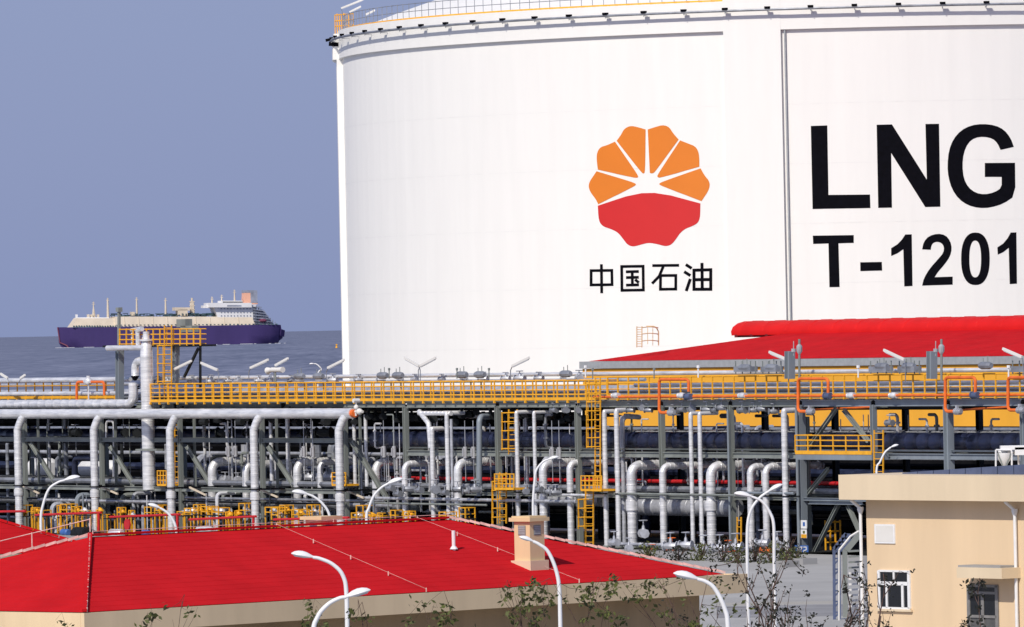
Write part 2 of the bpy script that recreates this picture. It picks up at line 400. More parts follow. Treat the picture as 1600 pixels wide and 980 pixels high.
# roof edge kerb in orange and thin handrail
m = MB(); ring(m, TR-.15, ZT+.03, TR-.15, ZT+.14, -1.75, 0.9, 150); m.build('toe_board', 'yellow', tank)
m = MB()
for zz in (.6, 1.15): m.tube([cyl(-1.75+2.65*i/120, TR-.2, ZT+zz) for i in range(121)], .025, 4)
m.build('handrail', 'pipe_grey', tank)
po = None
for i in range(118):
    a = -1.74+i*0.0225; P = cyl(a, TR-.2, ZT)
    if po is None: po = MB(); po.box(P+V((0,0,.6)), (.045,.045,1.2)); po.box(P+V((.12,0,.08)), (.22,.10,.14)); po = po.build('rail_post', 'pipe_grey', tank, loc=P)
    else: share(po, 'rail_post', [P], tank)
def polymat(mb, pts, tri=True): pass
def decal(name, outer, matname, inner=None, lift=0.012, zoom=None, parent=tank, rr=TR, label=None):
    """flat print laid on the curved wall: outline cut every 0.5 m so it follows the curve"""
    def cv(pts):
        o = []
        for x, y in pts:
            a, z = ang_at(x, y, rr); o.append((a*rr, z))
        return o
    po = cv(outer); bm = bmesh.new()
    if inner:
        pi = cv(inner); n = len(po); vo = [bm.verts.new((x, 0, z)) for x, z in po]; vi = [bm.verts.new((x, 0, z)) for x, z in pi]
        for i in range(n): j = (i+1) % n; bm.faces.new((vo[i], vo[j], vi[j], vi[i]))
    else:
        bm.faces.new([bm.verts.new((x, 0, z)) for x, z in po]); bm.normal_update()
        bmesh.ops.triangulate(bm, faces=bm.faces[:])
    xs = [p[0] for p in po]; x = min(xs)+.5
    while x < max(xs):
        bmesh.ops.bisect_plane(bm, geom=bm.verts[:]+bm.edges[:]+bm.faces[:], plane_co=(x, 0, 0), plane_no=(1, 0, 0)); x += .5
    b = V(parent['_l'])
    for v in bm.verts:
        a = v.co.x/rr; z = v.co.z; P = cyl(a, rr+lift, z); v.co = P-b
    bmesh.ops.recalc_face_normals(bm, faces=bm.faces[:])
    for f in bm.faces:
        if f.normal.y > 0: f.normal_flip()
    me = bpy.data.meshes.new(name); bm.to_mesh(me); bm.free(); me.materials.append(MATS[matname])
    o = bpy.data.objects.new(name, me); C.objects.link(o); o.parent = parent; o['_l'] = tuple(b)
    if label: o['label'] = label
    return o
def zc(pts, ox, oy, k): return [(ox+x/k, oy+y/k) for x, y in pts]
def sm(pts, closed=True):
    """corner-preserving softening: long edges stay, short ones get rounded"""
    out = []; n = len(pts)
    for i in range(n):
        a, b, c = V((*pts[i-1], 0)), V((*pts[i], 0)), V((*pts[(i+1) % n], 0))
        l1 = (a-b).length; l2 = (c-b).length
        if (b-a).angle(c-b) < 1.0:
            out.append(tuple((b+(a-b)*.25)[:2])); out.append(tuple((b+(c-b)*.25)[:2]))
        else: out.append(tuple(b[:2]))
    return out
K = 3.267; LT = lambda p: zc(p, 1240, 170, K)
decal('letter', LT([(88,88),(172,85),(178,440),(390,438),(392,507),(97,512)]), 'black', label='black letter L')
decal('letter', LT([(424,82),(502,80),(680,362),(673,78),(742,77),(749,500),(672,502),(498,226),(502,505),(432,506)]), 'black', label='black letter N')
decal('letter', LT(sm([(1124,195),(1108,150),(1075,108),(1030,85),(965,77),(905,85),(855,110),(815,155),(792,215),(785,290),(790,350),(808,410),(842,460),(890,493),(945,507),(1005,505),(1070,485),(1132,443),(1130,276),(976,277),(976,348),(1062,348),(1062,403),(1025,427),(975,438),(930,430),(892,402),(868,355),(861,290),(868,225),(890,175),(925,148),(970,142),(1015,152),(1040,175),(1056,210)])), 'black', label='black letter G')
decal('letter', LT([(98,648),(307,645),(307,685),(229,687),(235,910),(183,911),(178,688),(100,690)]), 'black', label='black letter T')
decal('hyphen', LT([(340,784),(450,782),(452,826),(341,829)]), 'black')
decal('numeral', LT([(570,642),(603,641),(607,905),(565,907),(560,717),(530,738),(498,752),(498,712),(530,692),(553,668)]), 'black', label='black numeral 1 after the hyphen')
decal('numeral', LT(sm([(656,718),(664,680),(690,650),(735,637),(775,645),(800,675),(808,715),(798,755),(770,795),(735,835),(720,860),(812,857),(812,898),(656,903),(665,865),(695,815),(740,765),(765,735),(768,705),(755,685),(732,678),(712,685),(703,700),(700,720)])), 'black', label='black numeral 2')
ro = []; ri = []
for i in range(40):
    a = 2*math.pi*i/40; c, s_ = math.cos(a), math.sin(a); p = 0.85
    f = lambda v: math.copysign(abs(v)**p, v)
    ro.append((928+73*f(c), 766+134*f(s_))); ri.append((927+30*f(c), 767+94*f(s_)))
decal('numeral', LT(ro), 'black', inner=LT(ri), label='black numeral 0')
decal('numeral', LT([(1108,632),(1137,631),(1140,893),(1103,895),(1098,710),(1070,732),(1042,745),(1040,708),(1070,688),(1093,660)]), 'black', label='black numeral 1 at the end')
LG = lambda p: zc(p, 880, 160, 3.064)
for nm, pp, mt in (('logo_petal', [(160,330),(340,384),(349,393),(340,403),(168,488),(156,463),(132,433),(121,405),(126,380),(145,352)], 'logo_orange'),
    ('logo_petal', [(166,322),(160,272),(162,240),(178,214),(212,205),(248,188),(360,350),(358,359),(345,363)], 'logo_orange'),
    ('logo_petal', [(256,184),(276,158),(292,126),(322,112),(355,118),(395,130),(393,335),(385,341),(375,337)], 'logo_orange'),
    ('logo_petal', [(405,130),(442,118),(478,108),(508,118),(526,148),(553,178),(440,333),(428,341),(415,338)], 'logo_orange'),
    ('logo_petal', [(560,182),(600,198),(632,210),(648,235),(652,270),(652,308),(465,362),(452,358),(449,350)], 'logo_orange'),
    ('logo_petal', [(658,316),(678,352),(698,374),(703,400),(692,430),(662,473),(470,400),(460,392),(465,383)], 'logo_orange'),
    ('logo_base', [(405,416),(657,484),(656,550),(645,578),(618,593),(585,605),(560,625),(540,655),(518,682),(490,690),(450,678),(410,672),(375,680),(335,692),(308,682),(288,655),(262,622),(225,605),(190,594),(170,568),(166,495)], 'logo_red')):
    decal(nm, LG(sm(sm(pp))), mt)
def stroke(pts, w, ends=True):
    out = []
    for a, b in zip(pts[:-1], pts[1:]):
        a = V((*a, 0)); b = V((*b, 0)); d = (b-a).normalized(); n = V((-d.y, d.x, 0))*w/2; a = a-d*w*.5; b = b+d*w*.5
        out.append([tuple((a+n)[:2]), tuple((b+n)[:2]), tuple((b-n)[:2]), tuple((a-n)[:2])])
    return out
HZ = [('中', 30, [[(165,160),(390,157),(393,312),(165,315),(165,160)], [(277,105),(280,390)]]),
      ('国', 30, [[(497,115),(730,112),(733,370),(500,374),(497,115)], [(558,172),(668,169)], [(560,235),(668,232)], [(560,317),(670,314)], [(612,172),(614,316)], [(655,266),(672,280)]]),
      ('石', 30, [[(845,105),(1106,102)], [(950,112),(905,220),(838,290)], [(920,213),(1085,212),(1085,360),(918,362),(920,213)]]),
      ('油', 33, [[(1208,103),(1244,126)], [(1190,180),(1230,205)], [(1238,265),(1204,366)], [(1283,155),(1465,150),(1465,362),(1283,362),(1283,155)], [(1370,92),(1373,362)], [(1283,258),(1465,256)]])]
for ch, wd, strokes in HZ:
    first = None; li = 0.012
    for st in strokes:
        for qd in stroke(st, wd):
            o = decal('character', zc(qd, 900, 400, 6.957), 'black', lift=li); li += 0.0012
            if first is None: first = o; first['label'] = 'black Chinese character ' + ch
            else:
                # join this stroke into the character
                off = len(first.data.vertices); vs = [v.co.copy() for v in first.data.vertices]+[v.co.copy() for v in o.data.vertices]
                fs = [tuple(p.vertices) for p in first.data.polygons]+[tuple(off+i for i in p.vertices) for p in o.data.polygons]
                me = bpy.data.meshes.new('character'); me.from_pydata(vs, [], fs); me.materials.append(MATS['black'])
                old = first.data; first.data = me; od = o.data; bpy.data.objects.remove(o); bpy.data.meshes.remove(od); bpy.data.meshes.remove(old)
# rooftop bits at the left rim
tc_ = T('rim_platform', 'small yellow railed platform on the left rim of the white tank', 'platform', cyl(-1.52, TR, ZT))
m = MB(); a = -1.50
for k in range(9):
    P = cyl(-1.50-.006*k, TR-.9+k*.17, ZT-.1); m.box(P+V((0,0,.65)), (.07,.07,1.5+.2*math.sin(k*2)))
for zz in (.45,.85,1.3): m.tube([cyl(-1.50-.006*k, TR-.9+k*.17, ZT+zz) for k in range(9)], .05, 5)
m.build('handrail', 'yellow', tc_)
m = MB(); m.beam(cyl(-1.52,TR+1.2,33.9), cyl(-1.52,TR-.4,34.2), .5, .2); m.beam(cyl(-1.5,TR+1.0,33.6), cyl(-1.5,TR-.2,33.5), .3, .3); m.build('bracket', 'black', tc_)
def tubelight(label, p, q, base, grp='slanting tube lights'):
    """a slim floodlight tube on a thin bent pole"""
    p, q, base = V(p), V(q), V(base)
    t_ = T('tube_light', label, 'light', base, grp)
    m = MB(); m.beam(p, q, .10, .13); m.build('light_housing', 'white_wall', t_)
    m = MB(); m.beam(p+(q-p)*.06-Z3*.09, p+(q-p)*.94-Z3*.09, .07, .04); m.build('lens', 'lens', t_)
    mid = q if (q-base).length < (p-base).length else p
    m = MB(); m.tube([base, V((base.x, base.y, mid.z-.25)), mid-Z3*.05], .03, 5); m.build('pole', 'pipe_grey', t_)
    return t_
for i, (x0,y0,x1,y1) in enumerate([(533,13,568,-1),(546,19,564,10),(571,23,586,16)]):
    Y = 541-i*1.5; p = pd(x0,y0,Y); q = pd(x1,y1,Y); b_ = pd(x0+2, 30, Y); b_.z = ZT
    tubelight(['leftmost tube light above the tank rim, the longest and highest', 'short middle tube light above the left tank rim', 'small right tube light above the left tank rim'][i], p, q, b_, 'tube lights on the tank rim')
# ================================================================== SHIP
SY = 9600.0; KS = SY/F
sp0 = pd(262, 540, SY); sp0.z = SZ
ship = T('tanker_ship', 'purple hulled gas carrier with cream trunk deck and white superstructure under way', 'ship', sp0)
TH = R_(14)
sxd = V((math.cos(TH), math.sin(TH), 0)); syd = V((-math.sin(TH), math.cos(TH), 0))
def sp(px, py, off=0.0, hy=543):
    """ship coordinates: px across the picture, height in pixels above the waterline, offset across the beam"""
    x = (px-262)*KS/math.cos(TH)
    wl = 542-(px-105)*0.0205
    return sp0 + sxd*x + syd*off + Z3*((wl-py)*KS)
st = [(94.5, .5, 0, 510, 12), (98, 5, .6, 510, 6), (103, 10, 2.5, 510, 2), (108, 14, 6, 510.5, 0), (118, 19, 12, 510.5, 0), (135, 22.5, 19, 510.5, 0), (160, 23, 22.5, 510, 0), (260, 23, 23, 508.5, 0), (380, 23, 23, 506.5, 0), (415, 22, 18, 506, 0), (430, 21, 10, 506, 2), (433, 20, 8, 506.5, 6), (434, 20, 6, 513, 8), (440, 18, 3, 515, 12)]
m = MB(); rows = []
for px, bd, bw, dy, lift in st:
    wl = 542-(px-105)*.0205; rowp = []
    for off, py in ((-bd, dy), (-(bd*.55+bw*.45), dy+(wl-dy)*.5), (-bw, wl-lift), (-bw*.6, wl+4-lift), (bw*.6, wl+4-lift), (bw, wl-lift), ((bd*.55+bw*.45), dy+(wl-dy)*.5), (bd, dy)):
        rowp.append(sp(px, py, off))
    rows.append(rowp)
n0 = 0
for rw in rows: m.v += rw
for i in range(len(rows)-1):
    for k in range(7):
        a = i*8+k; m.f.append((a, a+8, a+9, a+1))
    m.f.append((i*8+7, i*8+15, i*8+8, i*8))
m.f.append(tuple(range(8))); L_ = (len(rows)-1)*8; m.f.append(tuple(L_+k for k in reversed(range(8))))
hull = m.build('hull', 'hull_purple', ship)
m = MB()
for i in range(3):
    a = rows[i]; b2 = rows[i+1]
m.tube([rows[0][0]+V((-1,-1,0)), rows[1][2]+V((-1.5,-1.2,2)), rows[3][2]+V((-2,-1,3)), rows[4][2]+V((-8,-2,-3))], 1.0, 5); m.build('stem_bar', 'hull_red', hull)
def sbox(px0, px1, y0, y1, b0, b1=None, name='x', mt='ship_white', par=None, slant0=0, slant1=0):
    b1 = b0 if b1 is None else b1
    m = MB(); P = [sp(px0, y1, -b0), sp(px1, y1, -b0), sp(px1, y1, b0), sp(px0, y1, b0), sp(px0+slant0, y0, -b1), sp(px1-slant1, y0, -b1), sp(px1-slant1, y0, b1), sp(px0+slant0, y0, b1)]
    m.v += P
    for f in ((3,2,1,0),(4,5,6,7),(0,1,5,4),(1,2,6,5),(2,3,7,6),(3,0,4,7)): m.f.append(f)
    return m.build(name, mt, par or ship, smooth=False)
sbox(112, 178, 496, 510, 19, 14, 'forward_trunk_deck', 'ship_cream', slant0=9)
sbox(178, 395, 493.5, 509, 21, 16.5, 'trunk_deck', 'ship_cream', slant1=6)
sbox(122, 170, 494.8, 496.2, 13, 12, 'deck_edge', 'ship_white')
for i, px in enumerate(range(192, 385, 22)):   # frames standing proud of the trunk side
    m = MB(); m.beam(sp(px, 508.5, -21.4), sp(px, 494, -16.9), .8, .5); m.build('trunk_frame', 'ship_cream', ship)
m = MB(); random.seed(3)
for i in range(90):
    x = random.uniform(172, 372); ll = random.uniform(3, 14); y = random.uniform(488.5, 493)
    m.beam(sp(x, y, random.uniform(-10, 8)), sp(min(x+ll, 374), y-.05, random.uniform(-10, 8)), 1.3, random.uniform(.8, 2.0))
for x in range(174, 372, 5):
    m.beam(sp(x, 494, -9), sp(x, 488.5+random.random()*2, -9), .7, .7)
m.build('deck_piping', 'ship_green', ship)
m = MB()
for x in list(range(114, 180, 4)): m.box(sp(x, 508.6, -20), (2.0, 1.5, 1.6+random.random()*1.4))
for x in list(range(180, 430, 6)): m.box(sp(x, 506.8-(x-180)*.006, -22.4), (2.4, .6, 1.0+random.random()))
m.build('deck_gear', 'ship_green', ship)
for px, y0, y1, ww in ((149,470,496,1.6),(171,464,496,2.4),(215.5,463,492,2.0),(260,464,491,2.0),(332,462,474,1.6),(347,459,470,1.4),(367,451,469,1.6)):
    ww *= .8; m = MB(); m.tube([sp(px, y1), sp(px, y0+3)], [ww, ww*.6], 6); m.beam(sp(px-2.2, y0+4), sp(px+2.2, y0+4), 1, .8); m.beam(sp(px-1.4, y0+1.5), sp(px+1.4, y0+1.5), 1, .8)
    m.tube([sp(px, y0+3), sp(px, y0)], .5, 5)
    if px < 150:
        m.tube([sp(px-2, y1), sp(px, y0+6)], .6, 5); m.tube([sp(px+2.5, y1), sp(px, y0+6)], .6, 5)
    m.build('mast', 'ship_cream', ship)
m = MB()
for dx in (-2.5, 0, 2.5): m.tube([sp(301+dx, 491), sp(301+dx*.6, 464+abs(dx)*2)], 1.4, 6)
for yy in (470, 476, 482): m.beam(sp(297, yy), sp(305, yy), 3, .8)
m.build('derrick', 'ship_cream', ship)
sbox(121, 124, 490, 497, 2, name='bow_post')
for x in (139, 144, 154): sbox(x, x+3, 490, 497, 3, name='deck_house', mt='ship_cream')
sbox(272, 296, 479, 484, 8, name='cargo_house', mt='ship_cream'); sbox(277, 292, 482, 492, 8, name='cargo_house', mt='ship_cream')
sbox(206, 211, 486, 492, 6, name='deck_house', mt='ship_cream'); sbox(316, 330, 476, 480, 7, name='crane_house', mt='ship_white')
ac = sbox(338, 391, 474, 500, 17, 16, 'accommodation_block', 'ship_white', slant0=-8, slant1=0)
sbox(324, 388, 472, 479, 22, name='bridge_deck'); sbox(344, 376, 468.5, 472.5, 14, name='wheelhouse')
sbox(345, 376, 470, 471.3, 14.6, name='wheelhouse_window', mt='glass_dark')
sbox(391, 397, 474.5, 508, 15, name='aft_house', mt='ship_white')
for j, yy in enumerate((481, 486.5, 492, 497.5)):
    m = MB()
    for x in range(342, 388, 5): m.box(sp(x, yy, -17.1), (1.5, .4, 1.4), (sxd, syd, Z3))
    m.build('window_row', 'ship_grey', ac)
sbox(350, 372, 475.5, 477.5, 22.3, name='bridge_front', mt='ship_grey')
fn = sbox(379, 401, 456, 474, 8, 7, 'funnel', 'ship_orange', slant0=1, slant1=1)
sbox(379.5, 400.5, 452, 456, 7.2, name='funnel_top', mt='ship_grey', par=fn); sbox(390, 400.6, 454, 472, 8.2, name='funnel_side', mt='ship_grey', par=fn)
m = MB()
for k in range(7):
    yy = 478+k*4.4; m.beam(sp(391, yy, -14), sp(404+k*3.4, yy+2, -14), 14, .7)
    m.beam(sp(391, yy-1.6, -19), sp(404+k*3.4, yy+.4, -19), .5, .5)
for k in range(9): m.beam(sp(396+k*3.6, 476+k*3.2, -18), sp(396+k*3.6, 508, -18), .8, .8)
m.build('aft_decks', 'ship_grey', ship)
sbox(396, 424, 484, 507, 12, name='engine_casing', mt='ship_grey', slant1=14)
m = MB(); m.sphere(sp(405, 499.5, -20), 3.6, 8, 5, (1.6, .8, .7)); m.build('lifeboat', 'hull_red', ship)
m = MB(); m.beam(sp(402, 496, -18), sp(412, 495, -18), 1, 1); m.beam(sp(412, 506, -18), sp(412, 495, -18), 1, 1); m.build('davit', 'ship_white', ship)
m = MB()
random.seed(5)
for i in range(40):
    x = random.choice([random.uniform(88, 108), random.uniform(108, 438)]); L = random.uniform(1, 5)
    P = sp(x, 0, -26-random.random()*20); P.z = SZ+.25
    m.box(P, (L*2, 6, .4))
struct(m.build('bow_wave', 'foam'))
m = MB(); P = pd(526, 548, 6500)
by = T('channel_buoy', 'tiny yellow channel buoy on the sea just left of the white tank', 'buoy', P)
m.tube([P, P+Z3*2, P+Z3*5], [1.8, 1.4, .4], 6); m.box(P+Z3*5.4, (1.6,1.6,1)); m.build('float', 'yellow', by)
# ================================================================== BUILDINGS
def hip(parent, c0, u, v, L, W, ze, zr, name='roof', course=.36, gutter=0.0):
    """hipped roof of stepped sheet courses; c0 front left eave corner, u along, v back"""
    w = W/2; n = max(4, int(round(w/course)))
    faces = [(c0, u, v, L, 'front'), (c0+u*L, v, -u, W, 'right'), (c0+u*L+v*W, -u, -v, L, 'back'), (c0+v*W, -v, u, W, 'left')]
    for a, d, up, ln, nm in faces:
        m = MB()
        for k in range(n):
            f0 = k/n; f1 = (k+1)/n
            p0 = a + d*(w*f0) + up*(w*f0); p1 = a + d*(ln-w*f0) + up*(w*f0)
            q0 = a + d*(w*f1) + up*(w*f1); q1 = a + d*(ln-w*f1) + up*(w*f1)
            z0 = ze+(zr-ze)*f0; z1 = ze+(zr-ze)*f1; lip = .005
            m.quad(V((p0.x,p0.y,z0+lip)), V((p1.x,p1.y,z0+lip)), V((q1.x,q1.y,z1)), V((q0.x,q0.y,z1)))
            m.quad(V((p0.x,p0.y,z0-.004)), V((p1.x,p1.y,z0-.004)), V((p1.x,p1.y,z0+lip)), V((p0.x,p0.y,z0+lip)))
        m.build('roof_slope', 'red_roof', parent, smooth=False)
def wirepath(parent, pts, name, mt, r=.02, h=.16, step=1.1):
    m = MB(); pts = [V(p) for p in pts]
    for a, b in zip(pts[:-1], pts[1:]):
        m.tube([a+Z3*h, b+Z3*h], r, 4); n = max(1, int((b-a).length/step))
        for k in range(n+1):
            P = a.lerp(b, k/n); m.box(P+Z3*(h/2), (.03,.03,h+.06))
    m.build(name, mt, parent, smooth=False)
u = V((.63, .78, 0)).normalized(); v = V((-u.y, u.x, 0))
ZE = 4.5
C1 = zpix(132, 958, ZE); C2 = zpix(1166, 896.5, ZE)
u = (C2-C1); LEN = u.length; u.normalize(); v = V((-u.y, u.x, 0)); Wd = 11.6
hb = T('red_roofed_building', 'long low tan building with bright red hipped roof in the foreground', 'building', V((C1.x, C1.y, GZ)))
LR = LEN-0.95
hip(hb, V((C1.x,C1.y,0))+u*.05+v*.05, u, v, LR-.05, Wd-.1, ZE+.02, 6.32)
# concrete gutter fascia round the eaves
fh = .56
m = MB()
c0_ = V((C1.x,C1.y,0))
def fbox(m, a, b, z0, z1, wd):
    m.beam(V((a.x,a.y,(z0+z1)/2)), V((b.x,b.y,(z0+z1)/2)), wd, z1-z0)
fbox(m, c0_-u*.06+v*.02, c0_+u*LEN+v*.02, ZE-fh, ZE, .14); fbox(m, c0_+u*(LEN-.07)+v*.09, c0_+u*(LEN-.07)+v*Wd, ZE-fh, ZE-.003, .14)
fbox(m, c0_+v*.09, c0_+v*Wd, ZE-fh, ZE-.003, .14); fbox(m, c0_+v*(Wd+.02), c0_+u*LEN+v*(Wd+.02), ZE-fh, ZE, .14)
m.build('fascia', 'tan_fascia', hb, smooth=False)
m = MB(); cc = c0_+u*LEN/2+v*Wd/2; m.box(V((cc.x,cc.y,ZE-fh+.06)), (LEN-.2, Wd-.2, .1), (u, v, Z3)); m.box(V((cc.x,cc.y,ZE-.07)), (LEN-.2, Wd-.2, .08), (u, v, Z3)); m.build('soffit', 'tan_trim', hb, smooth=False)
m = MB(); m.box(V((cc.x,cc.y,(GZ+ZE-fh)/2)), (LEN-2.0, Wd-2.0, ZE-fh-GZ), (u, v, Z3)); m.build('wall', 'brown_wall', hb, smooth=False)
m = MB()
for k in range(8):
    P = c0_+u*(2.5+k*3.6)+v*.985; m.box(V((P.x,P.y,2.0)), (1.5,.08,1.5), (u,v,Z3))
    if k == 0: pass
m.build('window_band', 'glass_dark', hb, smooth=False)
for px in (445, 863, 1125):
    s_ = (zpix(px, 960, ZE)-C1).dot(u); P = c0_+u*s_+v*.86
    m = MB(); m.tube([V((P.x,P.y,ZE-fh-.3)), V((P.x,P.y,GZ))], .06, 8); m.tube([V((P.x,P.y,ZE-fh-.15)), V((P.x,P.y,ZE-fh-.3)), V((P.x,P.y,ZE-fh-.5))], [.16,.16,.07], 8)
    m.build('downpipe', 'white_wall', hb)
def roofpt(s_, f, lift=0.0):    # on the front slope
    p = c0_+u*s_+v*(Wd/2*f); return V((p.x,p.y,ZE+.05+(6.32-ZE)*f+lift))
pkL = roofpt(Wd/2, 1); pkR = roofpt(LR-Wd/2, 1)
cR0 = roofpt(LR, 0); cL0 = roofpt(0, 0)
bL = c0_+v*Wd; bL = V((bL.x,bL.y,ZE+.05))
for a, b, nm in ((cL0, pkL, 'hip_capping'), (cR0, pkR, 'hip_capping'), (bL, pkL, 'hip_capping')):
    m = MB(); n = 26
    for k in range(n):
        m.beam(a.lerp(b, k/n)+Z3*(.02), a.lerp(b, (k+.96)/n)+Z3*.045, .13, .07)
    m.build(nm, 'red_roof' if a is cL0 else 'flashing', hb, smooth=False)
m = MB()
for k in range(46): m.beam(pkL.lerp(pkR, k/46), pkL.lerp(pkR, (k+.97)/46)+Z3*.012, .16, .06)
m.build('ridge_capping', 'red_roof', hb, smooth=False)
wirepath(hb, [roofpt(Wd/2+.1,1), roofpt(LR-Wd/2,1)], 'lightning_wire', 'flashing', .010, .10, 1.6)
def sAt(px, f):  # s whose projection has this px
    lo, hi = -5, LEN+5
    for _ in range(40):
        md = (lo+hi)/2
        if proj(roofpt(md, f))[0] < px: lo = md
        else: hi = md
    return lo
wirepath(hb, [roofpt(sAt(432,1),1), roofpt(sAt(666,0),0)], 'lightning_wire', 'flashing', .005, .06, 1.3)
wirepath(hb, [roofpt(sAt(652,1),1), roofpt(sAt(905,0),0)], 'lightning_wire', 'flashing', .005, .06, 1.3)
wirepath(hb, [roofpt(.1,0), roofpt(Wd/2,1)], 'lightning_wire', 'flashing', .009, .07, .7)
wirepath(hb, [bL, pkL], 'lightning_wire', 'flashing', .014, .45, 1.5)
def chimney(px, fs, wdt, z1, cap, par, lbl):
    s_ = sAt(px, fs); P = roofpt(s_, fs); zb = P.z-.5
    m = MB(); m.box(V((P.x,P.y,(zb+z1)/2)), (wdt, wdt, z1-zb), (u, v, Z3)); ch = m.build('chimney', 'tan_chimney', par, smooth=False)
    m = MB(); m.box(V((P.x,P.y,z1+.055)), (wdt+.22, wdt+.22, .11), (u, v, Z3)); m.box(V((P.x,P.y,z1+.13)), (wdt+.1, wdt+.1, .05), (u, v, Z3)); m.build('chimney_cap', 'tan_chimney', ch, smooth=False)
    m = MB(); z = P.z+.02
    m.box(V((P.x,P.y,z-.05)), (wdt+.16, wdt+.16, .30), (u, v, Z3)); m.build('flashing', 'tan_trim', ch, smooth=False)
    for d, sg in ((v, -1), (u, -1)):
        q = P+d*(wdt/2+.005)*sg; ax = (u, v, Z3) if d is v else (v, u, Z3)
        m = MB()
        for k in range(5): m.box(V((q.x,q.y,z1-.16-k*.05)), (.26, .03, .035), ax)
        m.build('louvre', 'grey_trim', ch, smooth=False)
        m = MB(); m.box(V((q.x,q.y,z1-.26)), (.30, .008, .29), ax); m.build('louvre_recess', 'frame_grey', ch, smooth=False)
    return ch
chimney(828, .28, .62, 6.32, 0, hb, '')
P = roofpt(sAt(709, .56), .56)
m = MB(); m.tube([P-Z3*.1, P+Z3*.52], .055, 8); m.tube([P-Z3*.02, P+Z3*.06], [.12,.07], 8); m.build('vent_pipe', 'white_paint', hb)
# second chimney stands on the back slope
def roofback(s_, f): p = c0_+u*s_+v*(Wd-Wd/2*f); return V((p.x,p.y,ZE+.05+(6.32-ZE)*f))
lo, hi = 0, LEN
for _ in range(40):
    md = (lo+hi)/2
    if proj(roofback(md, .4))[0] < 503: lo = md
    else: hi = md
P = roofback(lo, .4); z1 = 12-(812-517)*P.y/F
m = MB(); m.box(V((P.x,P.y,(P.z-.5+z1)/2)), (.66,.66,z1-P.z+.5), (u,v,Z3)); ch = m.build('chimney', 'tan_chimney', hb, smooth=False)
m = MB(); m.box(V((P.x,P.y,z1+.05)), (.9,.9,.1), (u,v,Z3)); m.build('chimney_cap', 'tan_chimney', ch, smooth=False)
for d, ax in ((v,(u,v,Z3)),(u,(v,u,Z3))):
    q = P-d*.335; m = MB(); m.box(V((q.x,q.y,z1-.2)), (.3,.02,.22), ax); m.build('louvre', 'blue_cap', ch, smooth=False)
# second red roofed building, behind left
c2 = zpix(152, 858, 4.9)
b2 = T('red_roofed_building', 'second red hipped roof building at the far left, behind the long one', 'building', V((c2.x,c2.y,GZ)))
L2 = 30; W2 = 12; a0_ = V((c2.x,c2.y,0))-u*L2
hip(b2, a0_, u, v, L2, W2, 4.9, 7.5)
m = MB(); cc = a0_+u*L2/2+v*W2/2; m.box(V((cc.x,cc.y,4.6)), (L2+.1, W2+.1, .56), (u,v,Z3)); m.build('fascia', 'tan_trim', b2, smooth=False)
m = MB(); m.box(V((cc.x,cc.y,(GZ+4.3)/2)), (L2-1.6, W2-1.6, 4.3-GZ), (u,v,Z3)); m.build('wall', 'tan_wall', b2, smooth=False)
e0 = V((c2.x,c2.y,4.95)); pk = a0_+u*(L2-W2/2)+v*W2/2; pk = V((pk.x,pk.y,7.55))
m = MB()
for k in range(20): m.beam(e0.lerp(pk,k/20), e0.lerp(pk,(k+.95)/20), .13, .08)
m.build('hip_capping', 'red_roof', b2, smooth=False)
# ---------------- beige building at the right
gu = V((.6, -.8, 0)); gv = V((.8, .6, 0))
FR = pd(1310, 742, 281); zt = FR.z; FR0 = V((FR.x, FR.y, 0)); fhR = .97
rbld = T('beige_building', 'flat roofed beige plastered building with white window and canopied door', 'building', V((FR.x,FR.y,GZ)))
LB = 16; WB = 11
cc = FR0+gu*LB/2+gv*WB/2
m = MB(); m.box(V((cc.x,cc.y,zt-fhR/2)), (LB, WB, fhR), (gu,gv,Z3)); m.build('roof_slab', 'tan_trim', rbld, smooth=False)
INS = .75
m = MB(); m.box(V((cc.x,cc.y,(GZ-.6+zt-fhR)/2)), (LB-2*INS, WB-2*INS, zt-fhR-GZ+.6), (gu,gv,Z3)); m.build('wall', 'tan_wall', rbld, smooth=False)
def wl(px, py, out=0.0):     # point on its front wall
    r_ = ray(px, py); P0 = FR0+gv*(INS-out); k = (P0-CAM).dot(gv)/r_.dot(gv); return CAM+r_*k
def wbox(px0, py0, px1, py1, out, th, name, mt, par=rbld):
    a = wl(px0, py1, out); b = wl(px1, py0, out); m = MB()
    s0 = (a-FR0).dot(gu); s1 = (b-FR0).dot(gu); P = FR0+gu*((s0+s1)/2)+gv*(INS-out+th/2)
    m.box(V((P.x,P.y,(a.z+b.z)/2)), (s1-s0, th, b.z-a.z), (gu,gv,Z3)); return m.build(name, mt, par, smooth=False)
wn = wbox(1372.5, 892, 1420, 952, .012, .02, 'window', 'white_paint')
for a in ((1373,891.5,1420,893.5),(1372.5,909.5,1420,914),(1373.5,949.5,1421,952.5),(1371.5,892,1374,952),(1418.3,892,1420.8,951),(1395,893,1397,911),(1384,913,1386,950),(1408.5,913,1411,950)):
    wbox(*a, .07, .07, 'frame', 'white_paint', wn)
for a in ((1374,893.5,1395,909.5),(1397,893.5,1418.5,909.5),(1374.5,914,1384,949.5),(1386,914,1408.5,949.5),(1411,914,1418.5,949.5)):
    wbox(*a, .03, .01, 'pane', 'glass_dark', wn)
wbox(1369, 952.8, 1423, 954.6, .12, .14, 'sill', 'tan_trim', wn)
pn = wbox(1366.5, 819.5, 1397.5, 849, .05, .06, 'vent_panel', 'white_paint')
wbox(1369, 822, 1395, 846.5, .055, .01, 'vent_cover', 'white_wall', pn)
cn = wbox(1495, 888, 1565, 903, .95, .95, 'door_canopy', 'tan_trim')
wbox(1497, 884.5, 1563, 888.6, .85, .8, 'canopy_top', 'concrete', cn)
